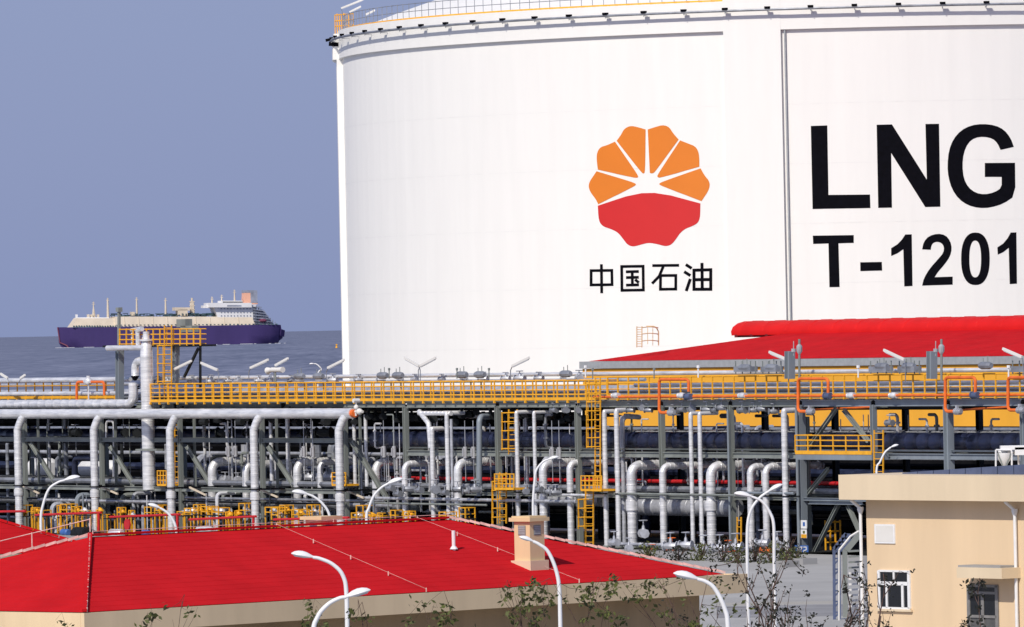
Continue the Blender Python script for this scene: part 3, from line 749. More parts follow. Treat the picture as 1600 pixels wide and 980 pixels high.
dr = wbox(1513, 916, 1557, 990, .012, .02, 'door', 'door_grey')
for a in ((1512,914,1558,917),(1511.5,915,1514.5,990),(1555.5,915,1558.5,990),(1533.5,927,1536.5,990),(1513,925,1557,928),(1513,962,1557,965)):
    wbox(*a, .06, .06, 'frame', 'frame_grey', dr)
for a in ((1517,929,1533,961),(1537,929,1554,961),(1517,918,1554,924.5)): wbox(*a, .03, .01, 'pane', 'glass_dark', dr)
for px in (1345, 1586):
    p = wl(px, 830, .14); m = MB(); top = V((p.x,p.y,zt-fhR-.35)); e_ = top+gu*(-.16)-gv*.0+Z3*.34-gv*.35
    m.tube(fillet([e_, top, V((p.x,p.y,GZ-.5))], .12), .065, 8); m.tube([top+Z3*.05, top-Z3*.05, top-Z3*.22], [.12,.13,.07], 8)
    m.build('downpipe', 'white_paint', rbld)
m = MB(); a = wl(1372, 788, .006); 
# roof capping of blue-grey panels rising to the right, and conduit on the roof
for i in range(8):
    fa, fb = i/8, (i+.95)/8; q0 = FR0+gu*(2.1+7.6*fa)+gv*1.5; q1 = FR0+gu*(2.1+7.6*fb)+gv*1.5; ha, hb2 = .05+.36*fa, .05+.36*fb
    m = MB(); A_ = [q0, q1, q1+gv*.5, q0+gv*.5]; H_ = [ha, hb2, hb2, ha]
    m.v = [V((p.x,p.y,zt+.003)) for p in A_]+[V((p.x,p.y,zt+h)) for p, h in zip(A_, H_)]
    m.f = [(3,2,1,0),(4,5,6,7),(0,1,5,4),(1,2,6,5),(2,3,7,6),(3,0,4,7)]; m.build('parapet_panel', 'blue_cap', rbld, smooth=False)
# white equipment frame with funnel on the roof
P = pd(1578, 741, 277.5); P.z = zt
fr_ = T('roof_filter_unit', 'white piped frame with a hanging funnel on the beige roof', 'equipment', P)
k = 1/40.4
def rp_(px, py, dy=0.0): q = pd(px, py, P.y); q.y += dy; return q
m = MB(); m.tube(fillet([rp_(1556,703), rp_(1556,735), rp_(1581,736), rp_(1581,703), rp_(1556,703)], .08), .035, 6)
m.tube(fillet([rp_(1561,706,.5), rp_(1592,708,.5), rp_(1594,742,.5)], .1), .045, 6); m.tube(fillet([rp_(1575,728), rp_(1572,735), rp_(1574,742), rp_(1600,744)], .1), .06, 6); m.build('pipe_frame', 'white_paint', fr_)
m = MB(); m.box(rp_(1590,699.5,.3), (1.3,.6,.16)); m.box(rp_(1602,705,.3), (.8,.6,.3)); m.build('top_box', 'white_paint', fr_, smooth=False)
m = MB(); m.tube([rp_(1570,708,.2), rp_(1570,716,.2), rp_(1569.5,730,.2)], [.30,.28,.05], 12); m.build('funnel', 'white_paint', fr_)
m = MB(); m.beam(rp_(1559,708), rp_(1568,732), .05, .05); m.beam(rp_(1580,708), rp_(1571,732), .05, .05); m.build('strut', 'steel', fr_)
# blue-grey stair tower left of the beige building
P = pd(1320, 980, 300); P.z = GZ
stw = T('steel_stair', 'blue-grey galvanised stair with slatted side beside the beige building', 'stair', P)
m = MB()
def q3(px, py, d=300): return pd(px, py, d)
m.beam(q3(1304,985), q3(1303,858), .10, .12, V((1,0,0))); m.beam(q3(1312,985), q3(1311,862), .10, .12, V((1,0,0)))
m.beam(q3(1303,858), q3(1322,834), .10, .14); m.beam(q3(1311,862), q3(1328,842), .10, .14)
for k in range(15): m.beam(q3(1304,982-k*8.4), q3(1312,978-k*8.4+(4 if k%2 else -4)), .07, .07)
for k in range(4): m.beam(q3(1305+k*5,856-k*6), q3(1314+k*5,856-k*6), .10, .22)
m.build('stringer', 'blue_cap', stw, smooth=False)
m = MB(); m.beam(q3(1321,985,302), q3(1320,855,302), .14, .2, V((1,0,0))); m.beam(q3(1322,860,302), q3(1342,836,302), .2, .25); m.build('stringer', 'steel', stw, smooth=False)
m = MB(); m.tube([q3(1311,860,299), q3(1329,838,299), q3(1342,830,299)], .05, 6); m.tube([q3(1311,985,299), q3(1311,860,299)], .04, 6); m.build('stair_rail', 'white_wall', stw)
for i in range(15):
    m = MB(); m.beam(q3(1326,982-i*8.6,303), q3(1342,981-i*8.6,303), .35, .07); m.build('tread', 'white_wall' if i < 11 else 'steel', stw, smooth=False)
# ---------------- ochre building with red roof behind the rack
# front eave corner
A0 = pd(905, 566, 470); ze = A0.z; A0 = V((A0.x, A0.y, 0))
ob = T('ochre_building', 'long ochre building with red roof and barrel ridge vent behind the rack', 'building', V((A0.x,A0.y,GZ)))
LO = 62; WO = 22
zr = ze+1.75
m = MB(); cc = A0+E*LO/2+N*WO/2
m.box(V((cc.x,cc.y,(GZ+ze-.45)/2)), (LO-.3, WO-.3, ze-.45-GZ), (E,N,Z3)); m.build('wall', 'ochre_wall', ob, smooth=False)
m = MB(); m.box(V((cc.x,cc.y,ze-.20)), (LO, WO, .46), (E,N,Z3)); m.build('fascia', 'grey_trim', ob, smooth=False)
hip(ob, V((A0.x,A0.y,0))+E*.8+N*.25, E, N, LO-1.6, WO-.5, ze+.05, zr+.1, course=.6)
# barrel ridge vent
r0 = pd(1144, 524, 455); r1 = pd(1660, 520, 455)
rs = (V((r0.x,r0.y,0))-A0).dot(E)
def sOn(px, t_, z):
    lo, hi = -20, 90
    for _ in range(40):
        md = (lo+hi)/2; q = A0+E*md+N*t_
        if proj(V((q.x,q.y,z)))[0] < px: lo = md
        else: hi = md
    return lo
tv = WO/2; sv = sOn(1144, tv-1.4, zr)
vt = 1.35; prof = [(-1.45,0),(-1.5,.35),(-1.35,.75),(-.95,1.08),(-.4,1.25),(.4,1.25),(.95,1.08),(1.35,.75),(1.5,.35),(1.45,0)]
m = MB(); rowsn = 40; k_ = len(prof); zb = zr-.36
for i in range(rowsn+1):
    s_ = sv+(LO-sv-6)*i/rowsn
    for a, b in prof:
        q = A0+E*s_+N*(tv+a); m.v.append(V((q.x,q.y,zb+.14+b*.74)))
for i in range(rowsn):
    for j in range(k_-1):
        a = i*k_+j; m.f.append((a, a+k_, a+k_+1, a+1))
m.f.append(tuple(range(k_))); m.f.append(tuple(rowsn*k_+j for j in reversed(range(k_))))
rv = m.build('ridge_vent', 'red_vent', ob)
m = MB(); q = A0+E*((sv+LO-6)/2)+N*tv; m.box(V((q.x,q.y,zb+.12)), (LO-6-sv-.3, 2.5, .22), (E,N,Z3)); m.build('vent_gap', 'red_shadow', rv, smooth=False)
m = MB()
for i in range(26):
    s_ = sv+.5+i*1.75; q = A0+E*s_+N*(tv-1.36); m.box(V((q.x,q.y,zb+.14)), (.3, .2, .26), (E,N,Z3))
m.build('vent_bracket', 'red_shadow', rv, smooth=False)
for i in range(17):
    s_ = sv+1+i*2.6; m = MB()
    m.tube([ (A0+E*s_+N*(tv+a)).to_3d()+Z3*(zb+.142+b*.74) for a, b in prof[1:-1]], .022, 4); m.build('vent_rib', 'red_vent', rv)
# caged ladder on its roof
P = pd(1011, 541, 466)
cg = T('roof_ladder', 'pale orange caged ladder rising over the left end of the ochre building roof', 'ladder', P)
m = MB()
for px in (995, 1003): m.tube([pd(px, 543, 466), pd(px, 510, 466)], .035, 5)
for k in range(9): m.tube([pd(995, 541-k*3.7, 466), pd(1003, 541-k*3.7, 466)], .02, 4)
m.build('ladder_rail', 'pale_orange', cg)
m = MB()
for zz in (512, 522, 533):
    m.tube(fillet([pd(1003, zz, 466), pd(1015, zz-1.5, 465), pd(1028, zz, 466), pd(1028, zz+1, 467)], .2), .03, 4)
m.tube([pd(1012, 512, 465.3), pd(1012, 538, 465.3)], .025, 4); m.tube([pd(1020, 512, 465.5), pd(1020, 540, 465.5)], .025, 4)
m.tube(fillet([pd(1010,510,466), pd(1024,510,466), pd(1029,518,466), pd(1029,540,466)], .3), .04, 5)
m.build('cage', 'pale_orange', cg)
# ================================================================== PIPE RACK
Z1, Z2, Z3t = 2.35, 4.75, 7.55      # tier heights
ZL2 = 5.40                          # middle tier of the left part
SE0, SE1 = -9.0, 92.0
def colpx(px, t_=0.0, py=760): return S(px, t_, py)
def col(par, s_, t_, z0, z1, wd=.26, mt='steel', name='column'):
    m = MB(); m.ibeam(Q(s_,t_,z0), Q(s_,t_,z1), wd, wd, E); return m.build(name, mt, par, smooth=False)
def lbeam(par, s0, s1, t_, z, h=.26, mt='steel', name='beam', wd=.2):
    m = MB(); m.ibeam(Q(s0,t_,z), Q(s1,t_,z), wd, h); return m.build(name, mt, par, smooth=False)
def cbeam(par, s_, t0, t1, z, h=.26, mt='steel', name='cross_beam'):
    m = MB(); m.ibeam(Q(s_,t0,z), Q(s_,t1,z), .2, h); return m.build(name, mt, par, smooth=False)
# ---- left frame
P = Q(0, 0, GZ)
rl = T('pipe_rack', 'open grey steel frame with braces carrying the silver header pipe at left', 'pipe rack', P)
lc = [colpx(x) for x in (-75, 40, 160, 283, 411, 541)]
for i, s_ in enumerate(lc):
    col(rl, s_, 0, GZ, 7.3, .25)
    col(rl, s_, 6.0, GZ, 7.3, .25)
    col(rl, s_+.9, .5, GZ, 7.1, .13, 'steel', 'inner_post')
    for z in (Z1, ZL2): cbeam(rl, s_, .13, 5.87, z)
    cbeam(rl, s_, -1.4, 5.87, 7.15, .22)
for a, b in zip(lc[:-1], lc[1:]):
    for z in (Z1, ZL2):
        lbeam(rl, a+.13, b-.13, 0, z, .27); lbeam(rl, a+.13, b-.13, 6.0, z, .27)
    lbeam(rl, a+.13, b-.13, 0.05, Z1-.75, .10, 'steel_dark', 'rail_bar')
for (x0,y0,x1,y1) in ((-70,696,-30,758),(48,692,87,756),(172,697,210,759),(292,697,330,759),(419,697,460,760),(550,690,606,781)):
    a = pt(x0,y0,.0); b = pt(x1,y1,.9)
    m = MB(); m.ibeam(a, b, .24, .24); m.build('brace', 'steel', rl, smooth=False)
# ---- right frame
P = Q(colpx(636), 0, GZ)
rr_ = T('pipe_rack', 'long three-tier grey steel rack of dark pipes under the yellow walkway', 'pipe rack', P)
rc = [colpx(x) for x in (636, 780, 905, 1036, 1144)]
rc2 = [colpx(x) for x in (1253, 1367, 1484, 1601, 1720)]
for s_ in rc+rc2:
    big = s_ >= rc2[0]-.01
    wdt = .40 if s_ in (rc2[0], rc2[2]) else .28
    col(rr_, s_, 0, GZ, Z3t-.1, wdt, 'steel_blue' if big else 'steel'); col(rr_, s_, 7.0, GZ, Z3t-.1, .3, 'steel_dark')  # rear columns take a darker steel, shade put into their colour
    for z in (Z1, Z2, Z3t-.13): cbeam(rr_, s_, .2, 6.8, z, .28)
allc = rc+rc2
for a, b in zip(allc[:-1], allc[1:]):
    mt_ = 'steel_blue' if a >= rc2[0]-.01 else 'steel'
    lbeam(rr_, a+.2, b-.2, 0, Z2-.05, .30, mt_); lbeam(rr_, a+.2, b-.2, 7.0, Z2, .3, 'steel_dark')  # rear beam likewise carries the shade in its colour
    lbeam(rr_, a+.2, b-.2, 0.02, Z1, .16, mt_); lbeam(rr_, a+.2, b-.2, .02, Z2+.26, .07, mt_, 'top_rail', .1)
    lbeam(rr_, a+.2, b-.2, 0, Z3t-.02, .34, mt_)
lbeam(rr_, lc[-1], rc[0], 0, Z3t-.02, .30); lbeam(rr_, lc[2]+3, lc[-1], 0.9, Z3t-.02, .30)
for (x0,y0,x1,y1,t_) in ((1307,638,1262,702,.4),(1318,640,1357,690,.4),(1310,788,1268,872,.3),(1325,790,1345,835,.3),(1295,732,1262,772,.3)):
    m = MB(); m.ibeam(pt(x0,y0,t_), pt(x1,y1,t_), .2, .2); m.build('brace', 'steel', rr_, smooth=False)
for x in (1264, 1212, 1180):
    s_ = colpx(x, .8); 
    if x == 1264: col(rr_, s_, .8, GZ, 6.8, .16, 'steel', 'inner_post')
lbeam(rr_, colpx(1262), colpx(1345), .1, Z1-.1, .34, 'steel_blue')
# signs on the big column
sc_ = rc2[0]
def sign(name, label, px0, py0, px1, py1, mt, t_=-.24):
    a = pt(px0, py1, t_); b = pt(px1, py0, t_); m = MB(); c = (a+b)/2
    m.box(c, ((b-a).dot(E), .02, b.z-a.z), (E, N, Z3)); return tag(m.build(name, mt, None, loc=c, smooth=False), label, 'sign')
s1_ = sign('notice_sign', 'small white notice plate fixed high on the big blue-grey rack column', 1251.5, 813, 1260.5, 826, 'white_paint')
s2_ = sign('notice_sign', 'small white and yellow notice plate below the white one on the column', 1251.5, 827.5, 1260.5, 841, 'white_paint')
m = MB(); a = pt(1252, 840.5, -.262); b = pt(1260, 835, -.262); m.box((a+b)/2, ((b-a).dot(E), .01, b.z-a.z), (E,N,Z3)); m.build('yellow_band', 'yellow', s2_, smooth=False)
m = MB(); a = pt(1254.5, 833.5, -.262); b = pt(1257.5, 829.5, -.262); m.box((a+b)/2, ((b-a).dot(E), .01, b.z-a.z), (E,N,Z3)); m.build('pictogram', 'leaf_olive', s2_, smooth=False)
m = MB(); a = pt(1254.5, 822, -.262); b = pt(1257.5, 816, -.262); m.box((a+b)/2, ((b-a).dot(E), .01, b.z-a.z), (E,N,Z3)); m.build('pictogram', 'blue_paint', s1_, smooth=False)
s3_ = sign('bay_number_sign', 'blue bay number plate at the foot of the big rack column', 1242.5, 852.5, 1263, 867.5, 'blue_paint', -.30)
for i, (dg, x0) in enumerate((('1', 1245), ('7', 1249.5), ('2', 1256))):
    m = MB()
    segs = {'1': [((1.5,0),(1.5,10))], '7': [((0,0),(4,0)),((4,0),(1.8,10))], '2': [((0,0),(4,0)),((4,0),(4,4.5)),((4,4.5),(0,5.5)),((0,5.5),(0,10)),((0,10),(4.4,10))]}[dg]
    for a, b in segs:
        m.beam(pt(x0+a[0], 855+a[1], -.325), pt(x0+b[0], 855+b[1], -.325), .05, .05)
    m.build('numeral', 'white_paint', s3_, smooth=False)
# ================================================================== LONG PIPES ALONG THE RACK
def thing1(o, label, cat, grp=None): return tag(o, label, cat, grp)
def run(label, s0, s1, t_, z, r, mt, seg=10, jointed=2.2, grp=None, name='long_pipe', ends=None):
    if s0 <= SA: s0 = min(s0, S(-90, t_, 640))
    pts = [Q(s0,t_,z), Q(s1,t_,z)]
    m = MB()
    if jointed: m.band(pts, r, seg, jointed, 1.03)
    else: m.tube(pts, r, seg)
    L = Q((s0+s1)/2, t_, z)
    return tag(m.build(name, mt, None, loc=L), label, 'pipe', grp)
SA, SB = SE0, SE1
sM = colpx(560)
GR = 'long pipes along the rack'
run('thick navy pipe resting on the middle tier, nearest the viewer, right of the silver legs', sM, SB, 1.3, 5.42, .50, 'pipe_navy', 16, 1.1, GR)
run('second thick silver-grey pipe on the middle tier, just behind the navy one', colpx(905), SB, 2.75, 5.45, .52, 'silver_dull', 16, .9, GR)
run('third navy pipe on the middle tier, deeper in shade', SA, SB, 4.2, 5.5, .48, 'pipe_navy', 12, 1.6, GR)
run('fourth navy pipe at the back of the middle tier', SA, SB, 5.6, 5.5, .45, 'pipe_navy', 12, 1.6, GR)
run('large dull silver pipe on the bottom tier seen low behind the gooseneck pipes', colpx(975, 1.6), colpx(1150, 1.6), 1.6, 1.75, .52, 'silver_dull', 16, .8, GR)
run('dull silver pipe low on the bottom tier behind the left ladder', colpx(845, 2.2), colpx(940, 2.2), 2.2, 2.0, .36, 'silver_dull', 12, .8, GR)
for i in range(7):  # black backing added so the voids behind the rack stay in deep shade
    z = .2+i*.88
    run('black pipe added as dark backing for shade behind the rack, %s up from the ground' % ordn(i), SA-10, SB, 14.0+(i % 2)*.3, z, .46, 'shade_black', 8, 0, 'black pipes added as shade behind the rack')
for i in range(5):  # black fill added for the dark underside of the deck
    run('small black pipe added for the dark under the top tier, %s from the front' % ordn(i), SA, SB, 1.0+i*1.25, 7.29-.03*(i%2), .12+.02*(i%3), 'shade_black', 8, 0, 'small pipes under the top tier')
run('black pipe added to darken the left half under the long walkway', SA, colpx(925, 5), 5.2, 6.45, .34, 'shade_black', 10, 1.5, GR)  # added black band that darkens the openings below the walkway
run('slimmer black pipe added to darken the gaps under the long walkway', SA, colpx(900, 3), 3.0, 6.9, .13, 'shade_black', 8, 1.5, GR)
for i in range(4):
    run('dark narrow pipe in the bottom tier, %s from the front' % ordn(i), SA, SB, .9+i*1.1, 2.75, .17+.03*(i%2), ['pipe_grey','steel_dark','silver_dull','steel_dark'][i], 8, 1.5, 'narrow pipes on the bottom tier')
for i in range(3):
    run('shaded red fire main in the lower tier, %s from the front' % ordn(i), colpx(540), SB, 2.4+i*1.5, 3.12-.05*i, .11, 'red_pipe', 8, 3.0, 'red fire mains in the lower tier')
run('topmost thin silver pipe running the whole length above the handrails', SA, SB, 1.4, 9.22, .115, 'silver', 8, 1.4, GR)
run('silver pipe at knee height behind the yellow handrail', colpx(945), SB, 2.2, 8.55, .12, 'silver', 8, 1.4, GR)
run('silver pipe at ankle height behind the yellow handrail', SA, SB, 2.6, 8.22, .13, 'silver', 8, 1.4, GR)
run('pale grey pipe on the top tier behind the handrails', SA, SB, 3.6, 8.0, .2, 'pipe_grey', 8, 1.4, GR)
run('second pale grey pipe on the top tier behind the handrails', SA, SB, 4.6, 8.3, .22, 'silver_dull', 8, 1.4, GR)
run('rear silver pipe raised on the top tier', SA, colpx(938), 3.2, 8.85, .10, 'silver_dull', 8, 1.4, GR)
gp = MB(); sA_ = S(-80, 0, 800)-30; gp.quad(Q(sA_,-3.5,GZ+.004), Q(SB+20,-1.8,GZ+.004), Q(SB+20,16,GZ+.004), Q(sA_,16,GZ+.004)); struct(gp.build('shade_bed', 'ground_shade'))  # dark sheet laid in as the shade on the ground below the rack
SA2 = S(-60, 4, 615)
m = MB(); m.box(Q((SA2+SB)/2, 4.1, 7.62), (SB-SA2, 5.4, .07), (E,N,Z3)); ct = tag(m.build('shade_sheet', 'steel_dark', None, loc=Q(0,4.1,7.62), smooth=False), 'broad dark sheet added over the top tier to shade the rack', 'shade sheet')  # solid sheet added to keep sun off the pipes below
# header of the left part, its upper companion and legs
hz = 7.42
def zat(px, py, t_): return pt(px, py, t_).z
TH_ = -1.5
hA = pt(-120, 648, TH_); hB = pt(540, 646, TH_); zh = hB.z
s0 = S(-160, TH_, 645); s1 = S(543, TH_, 645)
hp = T('header_pipe', 'thick silver header pipe across the top of the left frame with five legs', 'pipe', Q(s0, TH_, zh))
m = MB(); m.band([Q(s0,TH_,zh), Q(s1+.6,TH_,zh)], .31, 14, 2.4, 1.03); m.build('header', 'silver', hp)
m = MB(); m.tube([Q(s1+.6,TH_,zh), Q(s1+.9,TH_,zh)], .24, 14); m.build('end_cap', 'orange', hp)
m = MB(); m.tube([Q(s1+.95,TH_,zh-.15), Q(s1+1.0,TH_,zh+.75)], .06, 6); m.sphere(Q(s1+1.0,TH_,zh+.35), .16, 8, 5); m.sphere(Q(s1+1.35,TH_,zh+.1), .20, 8, 5); m.tube([Q(s1+.9,TH_,zh+.1), Q(s1+1.7,TH_,zh+.1)], .09, 8); m.tube([Q(s1+1.0,TH_-.2,zh+.75), Q(s1+1.0,TH_+.2,zh+.75)], .13, 8); m.build('end_valve', 'white_wall', hp)
for px in (-95, 28, 147, 266, 397, 530):
    s_ = S(px, TH_-.35, 700)
    pts = fillet([Q(s_+.5, TH_, zh), Q(s_+.18, TH_-.2, zh-.42), Q(s_, TH_-.35, zh-1.0), Q(s_, TH_-.35, GZ)], .3, 4)
    m = MB(); m.band(pts, .245, 12, .26, 1.05); lg = m.build('leg_pipe', 'silver', hp)
    z_ = Z1+.02
    m = MB()
    m.tube([Q(s_,TH_-.35,z_+.10), Q(s_,TH_-.35,z_+.17)], .36, 12); m.box(Q(s_+.25,TH_+.5,z_+.13), (.8,1.8,.08), (E,N,Z3)); m.build('pipe_clamp', 'black', lg)
    m = MB(); m.tube([Q(s_,TH_-.35,z_-.55), Q(s_,TH_-.35,z_-.5), Q(s_,TH_-.35,z_-.1), Q(s_,TH_-.35,z_-.05)], [.25,.31,.31,.25], 12); m.build('reducer', 'silver', lg)
    m = MB(); m.tube([Q(s_,TH_-.35,GZ), Q(s_,TH_-.35,GZ+.12)], .42, 12); m.build('foot_flange', 'steel', lg)
# second pipe riding above the header at far left
m = MB(); z2 = zh+.62; tU = -.8
pts = fillet([Q(S(-170,tU,632),tU,z2), Q(S(208,tU,628),tU,z2), Q(S(208,tU,628),tU,z2+1.3)], .55, 6)
m.band(pts, .27, 14, 1.0, 1.03)
tag(m.build('pipe_run', 'silver', None, loc=Q(S(100,tU),tU,z2)), 'silver pipe lying just above the header and turning up beside the white stack', 'pipe')
run('thin silver pipe at far left, above the two thick ones', SA, S(178,0,616), .3, pt(90,615,.3).z, .13, 'silver', 8, 1.2, GR)
run('yellow gas line at far left under the thin silver pipe', SA, S(195,0,627), .1, pt(60,626,.1).z, .05, 'yellow', 6, 0, GR)
run('upper thin silver pipe at far left near the sea', SA, S(182,0,596), 1.0, pt(90,594,1.0).z, .14, 'silver', 8, 1.2, GR)
# ================================================================== WALKWAYS
def walkway(label, s0, s1, t0, t1, zd, n, rear=True, dz=0, rails=(.30,.56,.83,1.10), lower_panels=True, th=.06):
    if s0 <= SA: s0 = S(-40, t0, 615)
    w_ = T('walkway', label, 'walkway', Q(s0, t0, zd))
    k = max(2, int((s1-s0)/3))
    p0 = None
    dl = (s1-s0)/k
    for i in range(k):
        L = Q(s0+dl*(i+.5), (t0+t1)/2, zd-.05)
        if p0 is None:
            m = MB(); m.box(L, (dl-.03, t1-t0, .08), (E,N,Z3)); p0 = m.build('deck_panel', 'steel', w_, loc=L, smooth=False)
        else: share(p0, 'deck_panel', [L], w_)
    m = MB(); m.beam(Q(s0,t0-.03,zd+.06), Q(s1,t0-.03,zd+.06), .03, .17); m.build('toe_board', 'yellow', w_, smooth=False)
    for t_ in ((t0, t1) if rear else (t0,)):
        for h in rails:
            m = MB(); m.tube([Q(s0,t_,zd+h), Q(s1,t_,zd+h)], .032 if h < 1.05 else .04, 5); m.build('rail', 'yellow', w_)
        p = None; locs = [Q(s0+(s1-s0)*i/n, t_, zd) for i in range(n+1)]
        m = MB(); L = locs[0]; m.box(L+Z3*.5, (.07,.07,1.22), (E,N,Z3)); m.box(L-Z3*.10-N*.02, (.12,.12,.14), (E,N,Z3)); p = m.build('rail_post', 'yellow', w_, loc=L, smooth=False)
        share(p, 'rail_post', locs[1:], w_)
    return w_
sw0 = S(236, -.2, 630); sw1 = S(938, -.2, 628)
ZD = 7.78
walkway('long yellow railed walkway on the rack between the caged ladders', sw0, sw1, -.2, 1.0, ZD, 46)
sv0 = S(950, .9, 620); walkway('yellow railed walkway behind the orange pipe loops at right', sv0, SB, .9, 1.9, ZD+.12, 40, rear=False, rails=(.45,.8,1.12))
walkway('far left yellow walkway low behind the silver pipes', SA, S(180,1.6,612), 1.6, 2.4, 8.0, 16, rear=False, rails=(.4,.8))
# ================================================================== ORANGE LINE
to = -.42
zo = pt(1200, 619, to).z
m = MB(); m.tube([Q(S(928,to,620),to,zo), Q(SB,to,zo)], .07, 8)
tag(m.build('orange_line', 'orange', None, loc=Q(S(928,to),to,zo)), 'long straight orange pipe along the foot of the right handrail', 'pipe')
GO = 'orange expansion loops'
def loop(px0, px1, ytop, ybot, yb2, label, tail=14, far=None):
    t_ = to-.15
    A = pt(px0+tail, ybot, t_); B = pt(px0, ybot, t_); Cc = pt(px0, ytop, t_); D = pt(px1, ytop, t_); G_ = pt(px1, yb2, t_)
    root = T('expansion_loop', label, 'pipe', B, GO)
    pts = [A, B, Cc, D, G_]
    m = MB(); m.tube(fillet(pts, .22, 5), .085, 8); m.build('loop_pipe', 'orange', root)
    P = A; m = MB()
    for k in range(3): m.tube([P+E*(.05+.16*k)+N*.05, P+E*(.13+.16*k)+N*.05], .19, 10)
    m.tube([P, P+E*.6], .11, 8); m.box(P+E*.25+Z3*.22, (.14,.14,.2), (E,N,Z3)); m.build('valve', 'silver_dull', root)
    P = V((G_.x, G_.y, zo)); m = MB(); m.tube([P-E*.22, P+E*.22], .17, 10); m.tube([P-E*.3, P-E*.24], .2, 10); m.build('coupling', 'blue_cap', root)
loop(1030, 1076, 593, 645, 612, 'orange expansion loop over the handrail right of the tall caged ladder')
loop(1247, 1294, 592, 643, 614, 'orange expansion loop rising beside the big braced column')
loop(1477, 1524, 590, 643, 614, 'orange expansion loop above the blue-grey column near the roof funnel')
loop(1575, 1622, 590, 641, 614, 'orange expansion loop cut by the right edge of the picture')
P = pt(120, 625, -.3)
lp = T('expansion_loop', 'small orange pipe loop with a silver valve on top at far left', 'pipe', P, GO)
m = MB(); m.tube(fillet([P, pt(120,597,-.3), pt(163,597,-.3), pt(163,618,-.3)], .25, 5), .09, 8); m.build('loop_pipe', 'orange', lp)
m = MB(); c = pt(138, 596, -.3); m.tube([c-E*.45, c+E*.45], .13, 8); m.sphere(c, .26, 8, 6); m.tube([c, c+Z3*.35], .12, 8); m.tube([c-Z3*.1, c-Z3*1.4], .05, 6); m.build('valve', 'silver', lp)
for i, px in enumerate((962, 1065, 1160, 1330, 1396)):
    c = pt(px, 618, to); m = MB(); m.tube([c-E*.25, c-E*.1, c+E*.1, c+E*.25], [.1,.17,.17,.1], 10); m.tube([c-E*.30,c-E*.26], .15, 10); m.tube([c+E*.26,c+E*.30], .15, 10)
    tag(m.build('pipe_coupling', 'silver', None, loc=c), 'silver coupling on the straight orange pipe, %s from the left' % ordn(i), 'coupling', 'couplings on the orange pipe')
# horizontal orange stub lines under the deck
for i, (x0, y0, x1, y1) in enumerate(((1262,641,1362,636),(1500,641,1575,636))):
    m = MB(); m.tube([pt(x0,y0,.6), pt(x1,y1,.6)], .06, 6); tag(m.build('orange_branch', 'orange', None, loc=pt(x0,y0,.6)), ['orange branch pipe under the deck between the braces','orange branch pipe under the deck at far right'][i], 'pipe')
# ================================================================== VERTICAL PIPES
GVP = 'upright silver pipes of the rack'
def upright(label, px, y0, y1, wpx, t_=-.5, mt='silver', banded=True, kind='plain', back=3.2, step=.26, lean=0.0, extra=None, grp=GVP):
    top = pt(px, y0, t_); s_ = (top-O).dot(E); r = wpx/2*mpp(top); zb = max(GZ, pt(px, y1, t_).z) if y1 < 1000 else GZ
    pts = [Q(s_, t_, top.z), Q(s_, t_, zb)]
    if kind == 'goose':
        zc_ = top.z - r; pts = fillet([Q(s_, t_+back, zc_), Q(s_, t_, zc_), Q(s_, t_, zb)], r*2.1, 6)
    root = T('upright_pipe', label, 'pipe', Q(s_, t_, zb), grp)
    m = MB()
    if banded: m.band(pts, r, 12, step, 1.05)
    else: m.tube(pts, r, 10)
    m.build('pipe_run', mt, root)
    if kind == 'goose':
        m = MB(); e_ = Q(s_, t_+back, top.z-r)
        for k in range(2): m.tube([e_+N*(.1+.18*k), e_+N*(.19+.18*k)], r*1.35, 10)
        m.build('flange', 'silver_dull', root)
    if kind == 'capped':
        m = MB(); m.tube(fillet([Q(s_,t_,top.z-.02), Q(s_,t_,top.z+r*.5), Q(s_,t_+1.2,top.z+r*.5)], r, 4), r*.9, 10); m.build('top_elbow', mt, root)
    if extra:
        for ye in extra:
            z = pt(px, ye, t_).z; m = MB(); m.tube([Q(s_,t_,z-.3), Q(s_,t_,z-.27), Q(s_,t_,z+.27), Q(s_,t_,z+.3)], [r, r*1.3, r*1.3, r], 12); m.build('reducer', mt, root)
    if zb <= GZ+.01:
        m = MB(); m.tube([Q(s_,t_,GZ), Q(s_,t_,GZ+.1)], r*1.6, 10); m.build('foot_flange', 'steel', root)
    if y1-y0 > 90:
        z = Z1+.0; m = MB(); m.tube([Q(s_,t_,z+.12), Q(s_,t_,z+.2)], r*1.25, 10); m.build('pipe_clamp', 'steel_dark', root)
    return root
